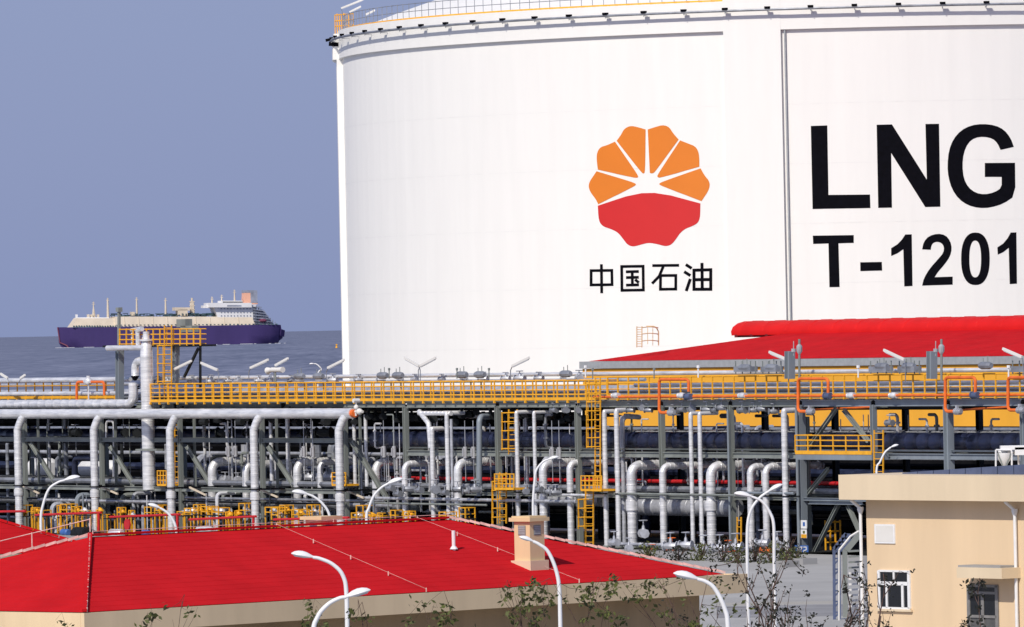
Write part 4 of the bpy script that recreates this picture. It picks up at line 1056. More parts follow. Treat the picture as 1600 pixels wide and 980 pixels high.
# left part: pipes behind the frame
for a in (
 ('slim silver pipe behind the frame between the third and fourth legs', 319, 652, 757, 5, 2.2, 'silver', False),
 ('slim silver pipe just right of the fourth header leg', 423, 652, 757, 6.5, 1.8, 'silver', True),
 ('silver pipe behind the last brace of the left frame', 449, 652, 758, 7, 1.8, 'silver', True),
 ('silver pipe standing right of the last header leg', 553, 652, 760, 6, .6, 'silver', True),
 ('bluish silver pipe beside the ones right of the last leg', 571, 648, 760, 6, .6, 'silver', False),
 ('grey pipe behind the second header leg', 102, 655, 748, 7, 4.5, 'pipe_grey', False),
 ('grey pipe left of the white stack', 181, 655, 770, 4, 3.0, 'pipe_grey', False),
 ('dull pipe dropping behind the first frame post', 76, 655, 745, 5, 4.0, 'silver_dull', False)):
    upright(a[0], a[1], a[2], a[3], a[4], a[5], a[6], a[7])
for a in (
 ('gooseneck pipe in the fourth bay of the left frame, left of its spring hangers', 331, 715, 1100, 14),
 ('gooseneck pipe half hidden by the fourth header leg', 384, 720, 1100, 12),
 ('fat gooseneck pipe in the fifth bay of the left frame', 464, 716, 1100, 13),
 ('thin gooseneck pipe just left of the last header leg', 500, 718, 1100, 9.5),
 ('fat gooseneck pipe directly right of the left frame', 587, 716, 1100, 13),
 ('thin gooseneck pipe above the middle street lamp head', 632, 720, 1100, 10),
 ('fat gooseneck pipe between the twin pipes and the bluish cane pipe', 715, 716, 1100, 13),
 ('fat gooseneck pipe left of the chimney, under spring hangers', 848, 717, 1100, 13),
 ('thin gooseneck pipe right of the chimney, before the ladder', 890, 718, 1100, 10.5),
 ('fat gooseneck pipe with a reducer, first right of the tall ladder', 986, 720, 1100, 15),
 ('thin gooseneck pipe between the two fat ones right of the ladder', 1035, 723, 1100, 11),
 ('fat gooseneck pipe with a reducer, second right of the tall ladder', 1110, 721, 1100, 15),
 ('left one of the paired goosenecks behind the twin street lamp', 1172, 724, 1100, 11),
 ('right one of the paired goosenecks behind the twin street lamp', 1196, 724, 1100, 11)):
    t_ = -.5 if a[1] > 600 else .9
    upright(a[0], a[1], a[2], a[3], a[4], t_, 'silver', True, 'goose', 3.4, extra=((790,) if a[4] == 15 else None), grp='gooseneck pipes')
for a in (
 ('slim silver pipe between the two goosenecks left of the canes', 675, 672, 1100, 8, -.5, 'silver', True),
 ('left twin of the closely paired slim pipes near mid picture', 698, 648, 1100, 7, -.6, 'silver', True),
 ('right twin of the closely paired slim pipes near mid picture', 705, 655, 1100, 5, -.45, 'silver_dull', True),
 ('slim upright pipe left of the first small ladder cage', 807, 646, 1100, 7, -.6, 'silver', True),
 ('dull shaded upright pipe between two slim silver ones above the chimney', 822, 650, 760, 6, 1.5, 'silver_dull', False),
 ('slim upright pipe directly above the chimney', 834.5, 646, 1100, 6, -.6, 'silver', True),
 ('upright pipe standing right against the tall yellow ladder', 944, 645, 1100, 8, -.6, 'silver', True),
 ('upright pipe second right of the tall yellow ladder', 963, 643, 1100, 8, -.75, 'silver', True),
 ('dull upright pipe shaded behind the second one right of the ladder', 972, 650, 1100, 7, .2, 'silver_dull', True),
 ('left leg pipe of the slim pair before the thick column', 1079, 648, 1100, 7, -.7, 'silver', True),
 ('right leg pipe of the slim pair before the thick column', 1093, 648, 1100, 7, -.7, 'silver', True),
 ('tall upright pipe left of the yellow platform and the big column', 1225, 644, 1100, 10, -.7, 'silver', True),
 ('blue-grey upright duct beside the thick column', 1137, 640, 1100, 4, -.3, 'steel_blue', False),
 ('blue-grey upright duct on the left face of the big signed column', 1244, 640, 1100, 5, -.35, 'steel_blue', False)):
    upright(a[0], a[1], a[2], a[3], a[4], a[5], a[6], a[7], 'capped' if a[6] == 'silver' else 'plain')
# bent cane pipes hanging from the deck
def cane(label, pxs, wpx, t_, mt='silver', banded=True):
    P = [pt(x, y, tt) for x, y, tt in pxs]; r = wpx/2*mpp(P[0]); m = MB(); pts = fillet(P, .35, 5)
    m.band(pts, r, 12, .26, 1.04) if banded else m.tube(pts, r, 12)
    tag(m.build('cane_pipe', mt, None, loc=P[-1]), label, 'pipe')
cane('silver pipe cranked sideways under the deck, left of the paired slim pipes', [(655,643,-.3),(670,662,-.5),(673,700,-.5)], 8, 0)
cane('bluish cane-shaped pipe standing in mid picture with a curved top', [(775,651,1.2),(749,651,-.7),(749,775,-.7)], 9, 0, 'steel_blue', False)
cane('black-capped grey cane pipe right of the tall ladder', [(1000,652,1.0),(972,650,-.2),(972,700,-.2)], 8, 0, 'silver_dull')
# side elbows running between the silver uprights
m = MB(); m.band([pt(655,646,-.3), pt(705,646,-.4)], .14, 10, .4); tag(m.build('cross_pipe', 'silver', None, loc=pt(655,646,-.3)), 'short silver cross pipe joining two uprights below the deck', 'pipe')
# ================================================================== WHITE STACK
P = pt(233, 755, -.2); stk = T('vent_stack', 'tall banded silver stack with conical head and side elbow rising past the rails', 'stack', V((P.x,P.y,P.z)))
s_ = (P-O).dot(E)
def zs(py): return pt(233, py, -.2).z
m = MB(); m.band([Q(s_,-.2,zs(765)), Q(s_,-.2,zs(557))], .40, 16, .3, 1.03); m.build('stack_shell', 'silver', stk)
m = MB(); m.tube([Q(s_,-.2,zs(557)), Q(s_,-.2,zs(540)), Q(s_,-.2,zs(532))], [.40,.36,.24], 16); m.tube([Q(s_,-.2,zs(533)), Q(s_,-.2,zs(530))], .44, 16); m.tube([Q(s_,-.2,zs(532)), Q(s_,-.2,zs(518))], [.2,.2], 12); m.build('stack_head', 'silver', stk)
m = MB(); m.band(fillet([Q(s_,-.2,zs(564)), pt(211,564,-.35), pt(211,588,-.35)], .5, 6), .24, 12, .3, 1.03)
m.tube([pt(211,600,-.35), pt(211,628,-.35)], .20, 12); m.build('side_elbow', 'silver', stk)
m = MB(); m.tube([pt(211,587,-.35), pt(211,591,-.35), pt(211,595,-.35)], [.26,.2,.08], 12); m.tube([pt(211,603,-.35), pt(211,605,-.35)], .30, 12); m.tube([pt(211,606,-.35), pt(211,608,-.35)], .30, 12); m.build('valve_cone', 'black', stk)
m = MB(); m.tube([Q(s_,-.2,zs(704)), Q(s_,-.2,zs(701))], .52, 12); m.beam(pt(217,703,-.2), pt(250,703,-.2), .5, .12); m.build('support_ring', 'steel', stk)
# ================================================================== TOWER PLATFORM
tw = T('tower_platform', 'grey steel tower with a yellow railed top platform in front of the ship', 'platform', pt(186, 628, .2))
m = MB(); m.ibeam(pt(187,628,.2), pt(187,543,.2), .40, .42, E); m.build('column', 'steel_blue', tw, smooth=False)
m = MB(); m.ibeam(pt(275,600,.5), pt(275,541,.5), .34, .34, E); m.build('column', 'steel_blue', tw, smooth=False)
m = MB(); m.ibeam(pt(313,606,.5), pt(313,540,.5), .12, .12, E); m.build('column', 'steel_dark', tw, smooth=False)
m = MB(); m.beam(pt(310,544,.5), pt(288,589,.5), .14, .14); m.build('brace', 'steel_dark', tw, smooth=False)
m = MB(); m.beam(pt(186,539,.2), pt(186,484,.2), .16, .16, E); m.box(pt(186,484,.2), (.34,.3,.28), (E,N,Z3)); m.build('mast', 'steel', tw, smooth=False)
m = MB(); m.beam(pt(184,541,1.2), pt(314,540,1.2), 2.2, .12); m.build('deck', 'steel_dark', tw, smooth=False)
m = MB(); m.tube([pt(168,544,-.4), pt(226,543.5,-.4)], .17, 10); m.build('top_pipe', 'silver', tw)
for y in (515, 523, 531, 538):
    m = MB(); m.tube([pt(186,y,.1), pt(313,y-1,.1)], .04, 5); m.build('rail', 'yellow', tw)
    m = MB(); m.tube([pt(200,y,2.2), pt(322,y-1,2.2)], .035, 5); m.build('rail', 'yellow', tw)
for i in range(13):
    x = 187+i*10.5; m = MB(); m.beam(pt(x,540,.1), pt(x,513.5,.1), .07, .07, E); m.build('rail_post', 'yellow', tw, smooth=False)
m = MB()
for x in (207, 216, 224): m.tube([pt(x,541,.6), pt(x,518+(x%5),.6)], .1, 8)
m.tube([pt(205,516,.6), pt(222,513,.6)], .12, 8); m.tube([pt(216,541,-.1), pt(215,517,-.1), pt(222,514,-.1)], .16, 8)
m.build('small_pipework', 'silver', tw)
m = MB(); m.box(pt(288,505,.6), (1.1,.5,.5), (E,N,Z3)); m.box(pt(296,514,.6), (1.4,.5,.4), (E,N,Z3)); m.beam(pt(285,520,.6), pt(287,500,.6), .1,.1); m.build('instrument_box', 'steel', tw, smooth=False)
# ladders
def ladder(label, px0, px1, ytop, ybot, t_, hoop0=None, hoop1=None, platform=None, n=None):
    top = pt(px0, ytop, t_); bot = pt(px0, ybot, t_)
    root = T('caged_ladder', label, 'ladder', bot)
    wd = px1-px0
    for x in (px0, px1):
        m = MB(); m.beam(pt(x, ytop, t_), pt(x, ybot, t_), .07, .05, E); m.build('stile', 'yellow', root, smooth=False)
    L = top.z-bot.z; nn = int(L/.32); r0_ = None
    for i in range(nn):
        f = (i+.5)/nn; y = ybot+(ytop-ybot)*f; a = pt(px0, y, t_); b_ = pt(px1, y, t_); c = (a+b_)/2
        if r0_ is None: m = MB(); m.beam(a, b_, .035, .035); r0_ = m.build('rung', 'yellow', root, loc=c, smooth=False)
        else: share(r0_, 'rung', [c], root)
    if hoop0 is not None:
        y = hoop0; 
        while y <= hoop1:
            a = pt(px0, y, t_); b_ = pt(px1, y, t_); d = .75; hl = (b_-a)*.5
            pts = [a + (b_-a)*((1-math.cos(k*math.pi/8))/2) - N*(d*math.sin(k*math.pi/8)) + (-hl*.35*math.sin(k*math.pi/8)*0) for k in range(9)]
            m = MB(); m.tube(pts, .03, 4); m.build('cage_hoop', 'yellow', root); y += 14
        for k in (2, 4, 6):
            a = pt(px0, hoop0, t_); b_ = pt(px1, hoop0, t_); P0 = a+(b_-a)*((1-math.cos(k*math.pi/8))/2)-N*(.75*math.sin(k*math.pi/8))
            a = pt(px0, hoop1, t_); b_ = pt(px1, hoop1, t_); P1 = a+(b_-a)*((1-math.cos(k*math.pi/8))/2)-N*(.75*math.sin(k*math.pi/8))
            m = MB(); m.beam(P0, P1, .05, .03, E); m.build('cage_bar', 'yellow', root, smooth=False)
    if platform:
        x0, x1, y0, y1 = platform
        for y in (y0, (y0*2+y1)/3, (y0+y1*2)/3):
            m = MB(); m.tube([pt(x0,y,t_-.8), pt(x1,y,t_-.8)], .035, 5); m.build('rail', 'yellow', root)
        k = max(3, int((x1-x0)/6))
        for i in range(k+1):
            x = x0+(x1-x0)*i/k; m = MB(); m.beam(pt(x,y0-1,t_-.8), pt(x,y1,t_-.8), .06, .06, E); m.build('rail_post', 'yellow', root, smooth=False)
        m = MB(); c = (pt(x0,y1,t_-.8)+pt(x1,y1,t_-.8))/2+N*.45; m.box(c, ((pt(x1,y1,t_-.8)-pt(x0,y1,t_-.8)).length, .95, .12), (E,N,Z3)); m.build('landing', 'yellow', root, smooth=False)
    return root
ladder('tall yellow caged ladder up to the tower platform in front of the ship', 257, 268, 508, 625, -.1, 540, 600)
ladder('tallest yellow ladder dropping from the right end of the long walkway', 930, 938, 590, 768, -.9, 600, 700, (908, 940, 744, 766))
ladder('yellow ladder below the walkway over the red roof, left of the slim pipes', 795, 808, 640, 710, -.5, 645, 703, None)
ladder('yellow ladder with a small landing low over the ridge of the red roof', 781, 791, 738, 818, -.8, 752, 818, (773, 803, 741, 764))
ladder('lowest ladder of the tall flight, beside the right slope of the red roof', 915, 927, 766, 852, -1.0, 780, 826, None)
ladder('thin yellow ladder behind the third header leg', 273, 279, 652, 758, .4, None, None, (246, 260, 736, 758))
ladder('yellow ladder stub with railing just left of the last header leg', 534, 541, 738, 812, .6, None, None, (519, 540, 739, 758))
ladder('yellow ladder on the right end of the braced platform', 1366, 1380, 672, 742, -1.5, None, None)
# braced platform right
pf = T('side_platform', 'yellow railed platform on blue-grey steel beside the big braced column', 'platform', pt(1243, 708, -1.2))
m = MB(); a = pt(1243,707,-1.3); b_ = pt(1362,707,-1.3); b_.z = a.z; m.beam(a+N*.55-Z3*.22, b_+N*.55-Z3*.22, 1.1, .34); m.build('platform_frame', 'steel_blue', pf, smooth=False)
m = MB(); m.beam(a, b_, .05, .2); m.build('toe_board', 'yellow', pf, smooth=False)
for h in (.35, .65, .92):
    m = MB(); m.tube([a+N*1.1+Z3*h, a+Z3*h, b_+Z3*h], .035, 5); m.build('rail', 'yellow', pf)
for i in range(7):
    P = a.lerp(b_, i/6); m = MB(); m.beam(P, P+Z3*.95, .06, .06, E); m.build('rail_post', 'yellow', pf, smooth=False)
# ================================================================== SPRING HANGERS
GH = 'spring hangers'
hng = None
lab = ['in the fourth bay of the left frame','in the fifth bay of the left frame','beside the fat gooseneck right of the left frame','left of the bluish cane pipe','above the chimney of the red roof']
for gi, (xs, yy) in enumerate((((357,368),705),((475,489),706),((600,616),706),((727,740),707),((863,874),708))):
    for hi_, x in enumerate(xs):
        L = pt(x, yy, -.1); lbl = ('left' if hi_ == 0 else 'right') + ' white spring hanger on thin rods ' + lab[gi]
        if hng is None:
            hng = T('spring_hanger', lbl, 'hanger', L, GH)
            m = MB(); m.tube([L-Z3*.33, L+Z3*.33], .13, 10); m.box(L-N*.1, (.14,.14,.46), (E,N,Z3)); m.build('spring_can', 'beacon', hng)
            m = MB(); m.tube([L+Z3*.33, L+Z3*1.85], .022, 5); m.tube([L-Z3*1.7, L-Z3*.33], .022, 5); m.build('rod', 'silver_dull', hng)
        else: dup(hng, L, lbl)
# ================================================================== TUBE LIGHTS
TLs = [(1,584,12,591,'far left edge above the sea'),(32,591,39,586,'small one near the far left edge'),(272,577,299,564,'left of the tower brace, rising right'),(314,567,340,578,'right of the tower, sloping down'),
 (391,575,419,562,'over the walkway, rising to the right beside the siren'),(430,571,450,560,'over the siren'),(512,575,538,562,'in front of the left edge of the white tank'),
 (632,559,655,572,'left arm of the V over the walkway'),(656,572,681,559,'right arm of the V over the walkway'),(800,572,827,559,'alone against the white tank wall'),
 (1202,550,1230,562,'against the ochre building, left of the first roof post'),(1381,547,1413,562,'against the red roof, left of the second roof post'),(1567,545,1597,558,'against the red roof at far right')]
for i, (x0,y0,x1,y1,d_) in enumerate(TLs):
    t_ = .2; xb = x0 if y1 < y0 else x1
    base = pt(xb + (-2 if y1 < y0 else 2), 597, t_); tubelight('white slanting tube light, ' + d_, pt(x0,y0,t_), pt(x1,y1,t_), base)
for i, (x0,y0,x1,y1) in enumerate(((35,759,61,771),(156,760,184,772),(295,761,322,774),(406,765,434,777),(540,766,568,778))):
    p, q = pt(x0,y0,-1.0), pt(x1,y1,-1.0); tt = T('tube_light', 'slim tube light on the lower beam of the left frame, %s from the left' % ordn(i), 'light', p, 'tube lights on the lower beam')
    m = MB(); m.beam(p, q, .09, .10); m.build('light_housing', 'ship_cream', tt); m = MB(); m.box(p, (.2,.2,.2), (E,N,Z3)); m.build('light_bracket', 'black', tt)
# ================================================================== VALVES AND CLUTTER
def valve_mb(r=.16, wheel='silver_dull', label='', loc=None, grp='valves', cat='valve', wcol='silver_dull', body='silver_dull', h=.55):
    L = V(loc); root = T('gate_valve', label, cat, L, grp)
    m = MB(); m.tube([L-E*r*2, L-E*r, L+E*r, L+E*r*2], [r*.8, r*1.1, r*1.1, r*.8], 8)
    for sg in (-1, 1): m.tube([L+E*r*2*sg, L+E*r*2.3*sg], r*1.5, 8)
    m.tube([L, L+Z3*h*.6], [r*.8, r*.4], 8); m.build('valve_body', body, root)
    m = MB(); c = L+Z3*h; m.tube([L+Z3*h*.5, c], .03, 5)
    ring_ = [c+E*math.cos(k*math.pi/5)*r*1.3+N*math.sin(k*math.pi/5)*r*1.3 for k in range(11)]
    m.tube(ring_, .025, 4, cap=False)
    for k in (0, 1): m.tube([c-(E if k else N)*r*1.3, c+(E if k else N)*r*1.3], .02, 4)
    m.build('handwheel', wcol, root); return root
random.seed(11)
def vgroup(proto_kw, places, fmt, grp):
    p = None
    for i, L in enumerate(places):
        lb = fmt % ordn(i)
        if p is None: p = valve_mb(loc=L, label=lb, grp=grp, **proto_kw)
        else: dup(p, L, lb, rotz=random.choice([0, .5, 1.2, -0.4]), scale=random.uniform(.85, 1.25))
vgroup(dict(r=.12, h=.4, body='pipe_grey'), [pt(x, y, .0) for x, y in ((866,641),(884,640),(903,641),(985,641),(1003,637),(1013,641),(1052,643),(1066,640),(1080,639),(1104,640),(1116,641),(1128,637),(1160,641),(1178,641),(1190,639),(1209,643),(1390,661))],
       'grey gate valve hanging under the right deck, %s from the left', 'valves under the deck')
vgroup(dict(r=.12, h=.34, body='silver_dull'), [pt(x, 597+.0*x-(x-240)*.010, 1.2) for x in (246,262,300,330,356,372,404,421,455,468,498,520,560,595,625,648,690,725,755,790,812,842,880,905)],
       'small grey valve among the pipes above the long walkway, %s from the left', 'valves above the walkway')
vgroup(dict(r=.14, h=.45, body='pipe_grey', wcol='silver_dull'), [pt(x, y, -1.2) for x, y in ((610,763),(622,772),(640,764),(655,766),(680,765),(695,770),(715,764),(730,768),(742,765),(822,768),(842,765),(858,768),(868,770))],
       'grey valve on the lower rack rail over the red roof, %s from the left', 'valves on the lower rail')
vgroup(dict(r=.15, h=.6, body='silver_dull'), [V((p.x,p.y,GZ+z)) for p, z in ((zpix(960,862,GZ),.5),(zpix(983,868,GZ),.4),(zpix(1006,862,GZ),1.0),(zpix(1048,868,GZ),.5),(zpix(1072,872,GZ),.7),(zpix(1100,873,GZ),.5),(zpix(1125,874,GZ),.6),(zpix(1150,875,GZ),.7),(zpix(1192,872,GZ),.8),(zpix(1215,870,GZ),.6))],
       'grey floor valve at the rack foot behind the right roof slope, %s from the left', 'floor valves')
vgroup(dict(r=.17, h=.6, wcol='orange', body='orange'), [pt(x, y, -2.0) for x, y in ((1019,868),(1050,858),(1138,860),(1198,862))],
       'orange floor valve at the rack foot, %s from the left', 'orange floor valves')
vgroup(dict(r=.2, h=.5, body='steel_dark', wcol='silver_dull'), [pt(x, 676, 2.0) for x in (118, 196, 214, 352, 388, 436, 480, 506)],
       'dark valve on the shaded middle tier of the left frame, %s from the left', 'valves on the middle tier')
vgroup(dict(r=.2, h=.5), [pt(x, 752-(x%7), 1.6) for x in (340, 352, 372, 392, 470, 482, 510, 596)],
       'grey valve on the lower tier of the left frame, %s from the left', 'valves on the lower tier')
# junction boxes and rods above the walkway
jb = None
for i, x in enumerate((468,498,598,622,722,750,884,1164,1206,1378,1420,1540)):
    y = 590-(x-468)*.009-(7 if x > 1000 else 0); L = pt(x, y-2, .5); lb = 'grey oval junction box above the handrails, %s from the left' % ordn(i)
    if jb is None:
        jb = T('junction_box', lb, 'junction box', L, 'junction boxes'); m = MB(); m.tube([L-E*.5, L-E*.36, L+E*.36, L+E*.5], [.14,.2,.2,.14], 8); m.build('box_body', 'pipe_grey', jb); m = MB(); m.tube([L+Z3*.18+E*.2, L+Z3*.5+E*.2], .025, 5); m.tube([L+Z3*.18-E*.2, L+Z3*.4-E*.2], .025, 5); m.build('rod', 'steel', jb)
    else: dup(jb, L, lb)
for i, x in enumerate((608, 714, 764, 926, 1022)):
    m = MB(); L = pt(x, 592, .3); m.beam(L, pt(x, 575, .3), .05, .05, E); m.box(pt(x,577,.3), (.1,.1,.14), (E,N,Z3)); tag(m.build('steel_rod', 'steel', None, loc=L, smooth=False), 'short upright rod above the handrails, %s from the left' % ordn(i), 'rod', 'rods above the handrails')
# siren and small white fittings
L = pt(430, 578, .2); sr = T('siren', 'white twin siren horn on a short bracket above the long walkway', 'siren', L)
m = MB(); m.tube([L-E*.55, L-E*.35, L+E*.3, L+E*.9], [.12,.16,.14,.18], 10); m.tube([L-E*.9-Z3*.05, L-E*.5], [.22,.12], 10); m.build('horn', 'white_wall', sr)
m = MB(); m.tube([L, L-Z3*.75], .06, 6); m.build('bracket', 'steel', sr)
# roof posts with beacons
for i, x in enumerate((1234, 1456)):
    L = pt(x, 592, 0); lb = ['left','right'][i]
    rp2 = T('beacon_post', '%s grey post stub with aerial and lamp standing over the right handrail' % lb, 'post', L)
    m = MB(); m.ibeam(L, pt(x, 549, 0), .42, .42, E); m.build('post', 'steel_blue', rp2, smooth=False)
    m = MB(); m.tube([pt(x+6,556,-.2), pt(x+6,533,-.2)], .025, 5); m.tube([pt(x+6,550,-.2), pt(x+6,545,-.2)], .13, 8); m.build('aerial', 'beacon', rp2)
    m = MB(); m.tube([pt(x+15,595,-.1), pt(x+15,530,-.1)], .065, 6); m.build('lamp_pole', 'steel', rp2)
    m = MB(); m.tube([pt(x+15,553,-.1), pt(x+15,549,-.1), pt(x+15,541,-.1), pt(x+15,538,-.1)], [.08,.16,.16,.07], 8); m.build('lamp', 'beacon', rp2)
for i, x in enumerate((915, 1091, 1341, 1576)):
    L = pt(x, 590, .3); m = MB(); m.tube([L, pt(x,574,.3)], .045, 6); m.tube([pt(x,575,.3), pt(x,571,.3)], .10, 8)
    tag(m.build('warning_lamp', 'white_paint', None, loc=L), 'small white capped lamp post against the ochre wall, %s from the left' % ordn(i), 'light', 'white capped lamp posts')
# duct silhouettes above right deck
for i, (x0, x1) in enumerate(((1152,1178),(1194,1218),(1363,1390),(1408,1434),(1585,1612))):
    a = pt(x0, 577, .6); b_ = pt(x1, 577, .6); b_.z = a.z; dt = T('cable_duct', 'flat grey duct box above the right handrail, %s from the left' % ordn(i), 'duct', a, 'duct boxes')
    m = MB(); m.beam(a, b_, .5, .3); m.build('duct_box', 'pipe_grey', dt, smooth=False)
    for f in (-.1, .3, .8, 1.1):
        m = MB(); P = a.lerp(b_, f); m.beam(P-Z3*.25, P+Z3*.45, .05, .05, E); m.build('duct_post', 'steel', dt, smooth=False)
# ================================================================== LEFT LOWER YARD
for i, (x0,y0,x1,y1) in enumerate(((-30,800,40,799),(55,805,158,801),(172,808,281,804),(296,812,400,807),(428,812,545,809))):
    p, q = pt(x0,y0,-3.2), pt(x1,y1,-3.2); rt = T('red_fire_pipe', 'bright red fire pipe above the left ridge, %s length from the left' % ordn(i), 'pipe', p, 'red fire pipes')
    m = MB(); m.tube([p, q], .075, 8); m.build('pipe_run', 'red_pipe', rt)
    if i: m = MB(); xx = x1-4; m.tube(fillet([pt(xx,(y1),-3.2), pt(xx,840,-3.2)], .1), .085, 8); m.build('drop_pipe', 'red_pipe', rt)
m = MB(); c = pt(199,820,-3.6); m.tube([c-N*.05, c+N*.05], .36, 12); hw = m.build('red_handwheel', 'red_pipe', None, loc=c); tag(hw, 'bright red round handwheel just behind the left roof ridge', 'valve')
random.seed(21)
pp = None; k = 0
for bay in ((60,150),(172,262),(292,392),(420,522),(556,610)):
    n = 15 if bay[1]-bay[0] > 60 else 8
    for j in range(n):
        x = bay[0]+(bay[1]-bay[0])*(j+random.random()*.6)/n; y0 = random.choice([771, 774, 780, 788, 797, 806, 812]); t_ = random.uniform(-1.2, 1.6)
        wpx = random.choice([2,2,3,3,4,6,8]); mt_ = random.choice(['pipe_grey','silver_dull','steel','silver','steel_blue'])
        top = pt(x, y0, t_); s_ = (top-O).dot(E); r = wpx/2*mpp(top)
        m = MB(); pts = [Q(s_,t_,top.z), Q(s_,t_,GZ)]
        if wpx >= 5: pts = fillet([Q(s_+.2,t_+1.2,top.z), Q(s_,t_,top.z), Q(s_,t_,GZ)], r*2.2, 4)
        m.tube(pts, r, 8)
        tag(m.build('small_upright_pipe', mt_, None, loc=Q(s_,t_,GZ)), 'small upright pipe low behind the roof ridge under the left frame, %s from the left' % ordn(k), 'pipe', 'small upright pipes under the left frame'); k += 1
# small yellow railed stands
ys_ = None; k = 0
for x in (38, 56, 70, 95, 108, 120, 132, 156, 170, 190, 206, 240, 252, 262, 290, 301, 312, 328, 345, 358, 372, 386, 428, 438, 448, 470, 490, 560, 571, 582, 600, 620, 640, 700, 730):
    y = 806+random.uniform(-3, 6)+(x-40)*.004; t_ = random.uniform(-2.6, -1.2); L = pt(x, y, t_); L.z = max(L.z, 0.4)
    st_ = T('valve_stand', 'low yellow railed valve stand behind the roof ridge, %s from the left' % ordn(k), 'stand', V((L.x,L.y,GZ)), 'yellow valve stands'); k += 1
    wd = random.uniform(.25, .8); hh = random.uniform(.25, .8); m = MB()
    for a_ in (-1, 1):
        for b_ in (-1, 1): m = MB(); m.beam(L+E*wd*.5*a_+N*wd*.5*b_-Z3*(L.z-GZ), L+E*wd*.5*a_+N*wd*.5*b_+Z3*hh, .06, .06, E); m.build('leg', 'yellow', st_, smooth=False)
    for z in (.45*hh, hh):
        m = MB()
        for b_ in (-1, 1): m.beam(L+E*wd*.55+N*wd*.5*b_+Z3*z, L-E*wd*.55+N*wd*.5*b_+Z3*z, .05, .05)
        for a_ in (-1, 1): m.beam(L+E*wd*.5*a_+N*wd*.5+Z3*z, L+E*wd*.5*a_-N*wd*.5+Z3*z, .05, .05)
        m.build('rail', 'yellow', st_, smooth=False)
    m = MB(); m.box(L+Z3*.02, (wd*1.2, wd*1.2, .05), (E,N,Z3)); m.build('grating', 'steel_dark', st_, smooth=False)
    m = MB(); m.tube([L+Z3*.05, L+Z3*.5], .09, 6); m.sphere(L+Z3*.3+E*.1, .17, 8, 5); m.tube([L+Z3*.3-E*.4, L+Z3*.3+E*.4], .07, 6); m.build('valve', random.choice(['silver_dull','steel_dark','silver','yellow','yellow']), st_)
# pumps and drums just behind the ridge
for i, (x, y, r, ln, mt_, nm, lb) in enumerate(((128,834,.42,1.5,'steel_dark','pump_motor','black finned pump motor behind the left ridge, the larger of two'),(102,832,.22,.8,'blue_paint','pump_motor','small blue pump motor left of the black one'),
   (182,834,.30,1.4,'silver','drum','silver horizontal drum beside the red handwheel'),(228,833,.2,.6,'blue_paint','pump_motor','small blue pump motor right of the silver drum'),(320,828,.22,1.8,'silver','drum','low silver drum in front of the fourth bay'),(150,836,.2,.9,'steel_dark','pump_motor','small black pump motor beside the red drop pipe'))):
    L = pt(x, y, -3.4); rt = T(nm, lb, 'pump' if 'pump' in nm else 'drum', V((L.x, L.y, GZ)))
    m = MB()
    if mt_ == 'steel_dark':
        for k in range(9): m.tube([L-E*ln/2+E*ln*k/9, L-E*ln/2+E*ln*(k+.6)/9], r, 12)
        m.tube([L-E*ln/2, L+E*ln/2], r*.85, 12)
    else: m.tube([L-E*ln/2, L-E*ln*.42, L+E*ln*.42, L+E*ln/2], [r*.7, r, r, r*.7], 12)
    m.build('casing', mt_, rt); m = MB()
    for sg in (-1, 1): m.box(V((L.x,L.y,(L.z+GZ)/2))+E*ln*.3*sg, (.15, r*1.4, L.z-GZ), (E,N,Z3))
    m.build('saddle', 'steel', rt, smooth=False)
# grey lattice pipes and long lower silvery pipes under the left frame
for i in range(3):
    run('grey pipe low under the left frame, %s from the front' % ordn(i), SA, colpx(600), .6+i*.9, 1.55-.1*i, .12+.04*i, ['silver_dull','pipe_grey','steel'][i], 8, 1.2, 'low grey pipes under the left frame')
# white vessels seen through the left bays
for i, (x0, x1, y, t_, r, lb) in enumerate(((52,82,733,11.6,.75,'white horizontal vessel glimpsed through the first full bay'),(128,182,733,11.6,.62,'long white vessel glimpsed through the second bay, left of the stack'))):
    a, b_ = pt(x0,y,t_), pt(x1,y,t_); b_.z = a.z; m = MB(); ax = (b_-a)
    m.tube([a, a+ax*.12, b_-ax*.12, b_], [r*.6, r, r, r*.6], 14)
    v_ = m.build('vessel', 'white_paint', None, loc=V((a.x,a.y,a.z))); tag(v_, lb, 'vessel')
m = MB(); a, b_ = pt(120,704,1.0), pt(182,704,1.0)
m.tube(fillet([pt(117,748,1.0), pt(117,716,1.0), pt(160,716,1.0)], .4, 5), .2, 10); tag(m.build('navy_elbow_pipe', 'pipe_navy', None, loc=a), 'navy elbow pipe in the second bay of the left frame', 'pipe')
m = MB(); m.tube(fillet([pt(178,745,1.4), pt(178,658,1.4), pt(166,658,1.4), pt(166,690,1.4)], .3, 5), .08, 8); tag(m.build('thin_loop_pipe', 'silver', None, loc=pt(178,745,1.4)), 'thin silver loop pipe in the third bay behind the frame', 'pipe')
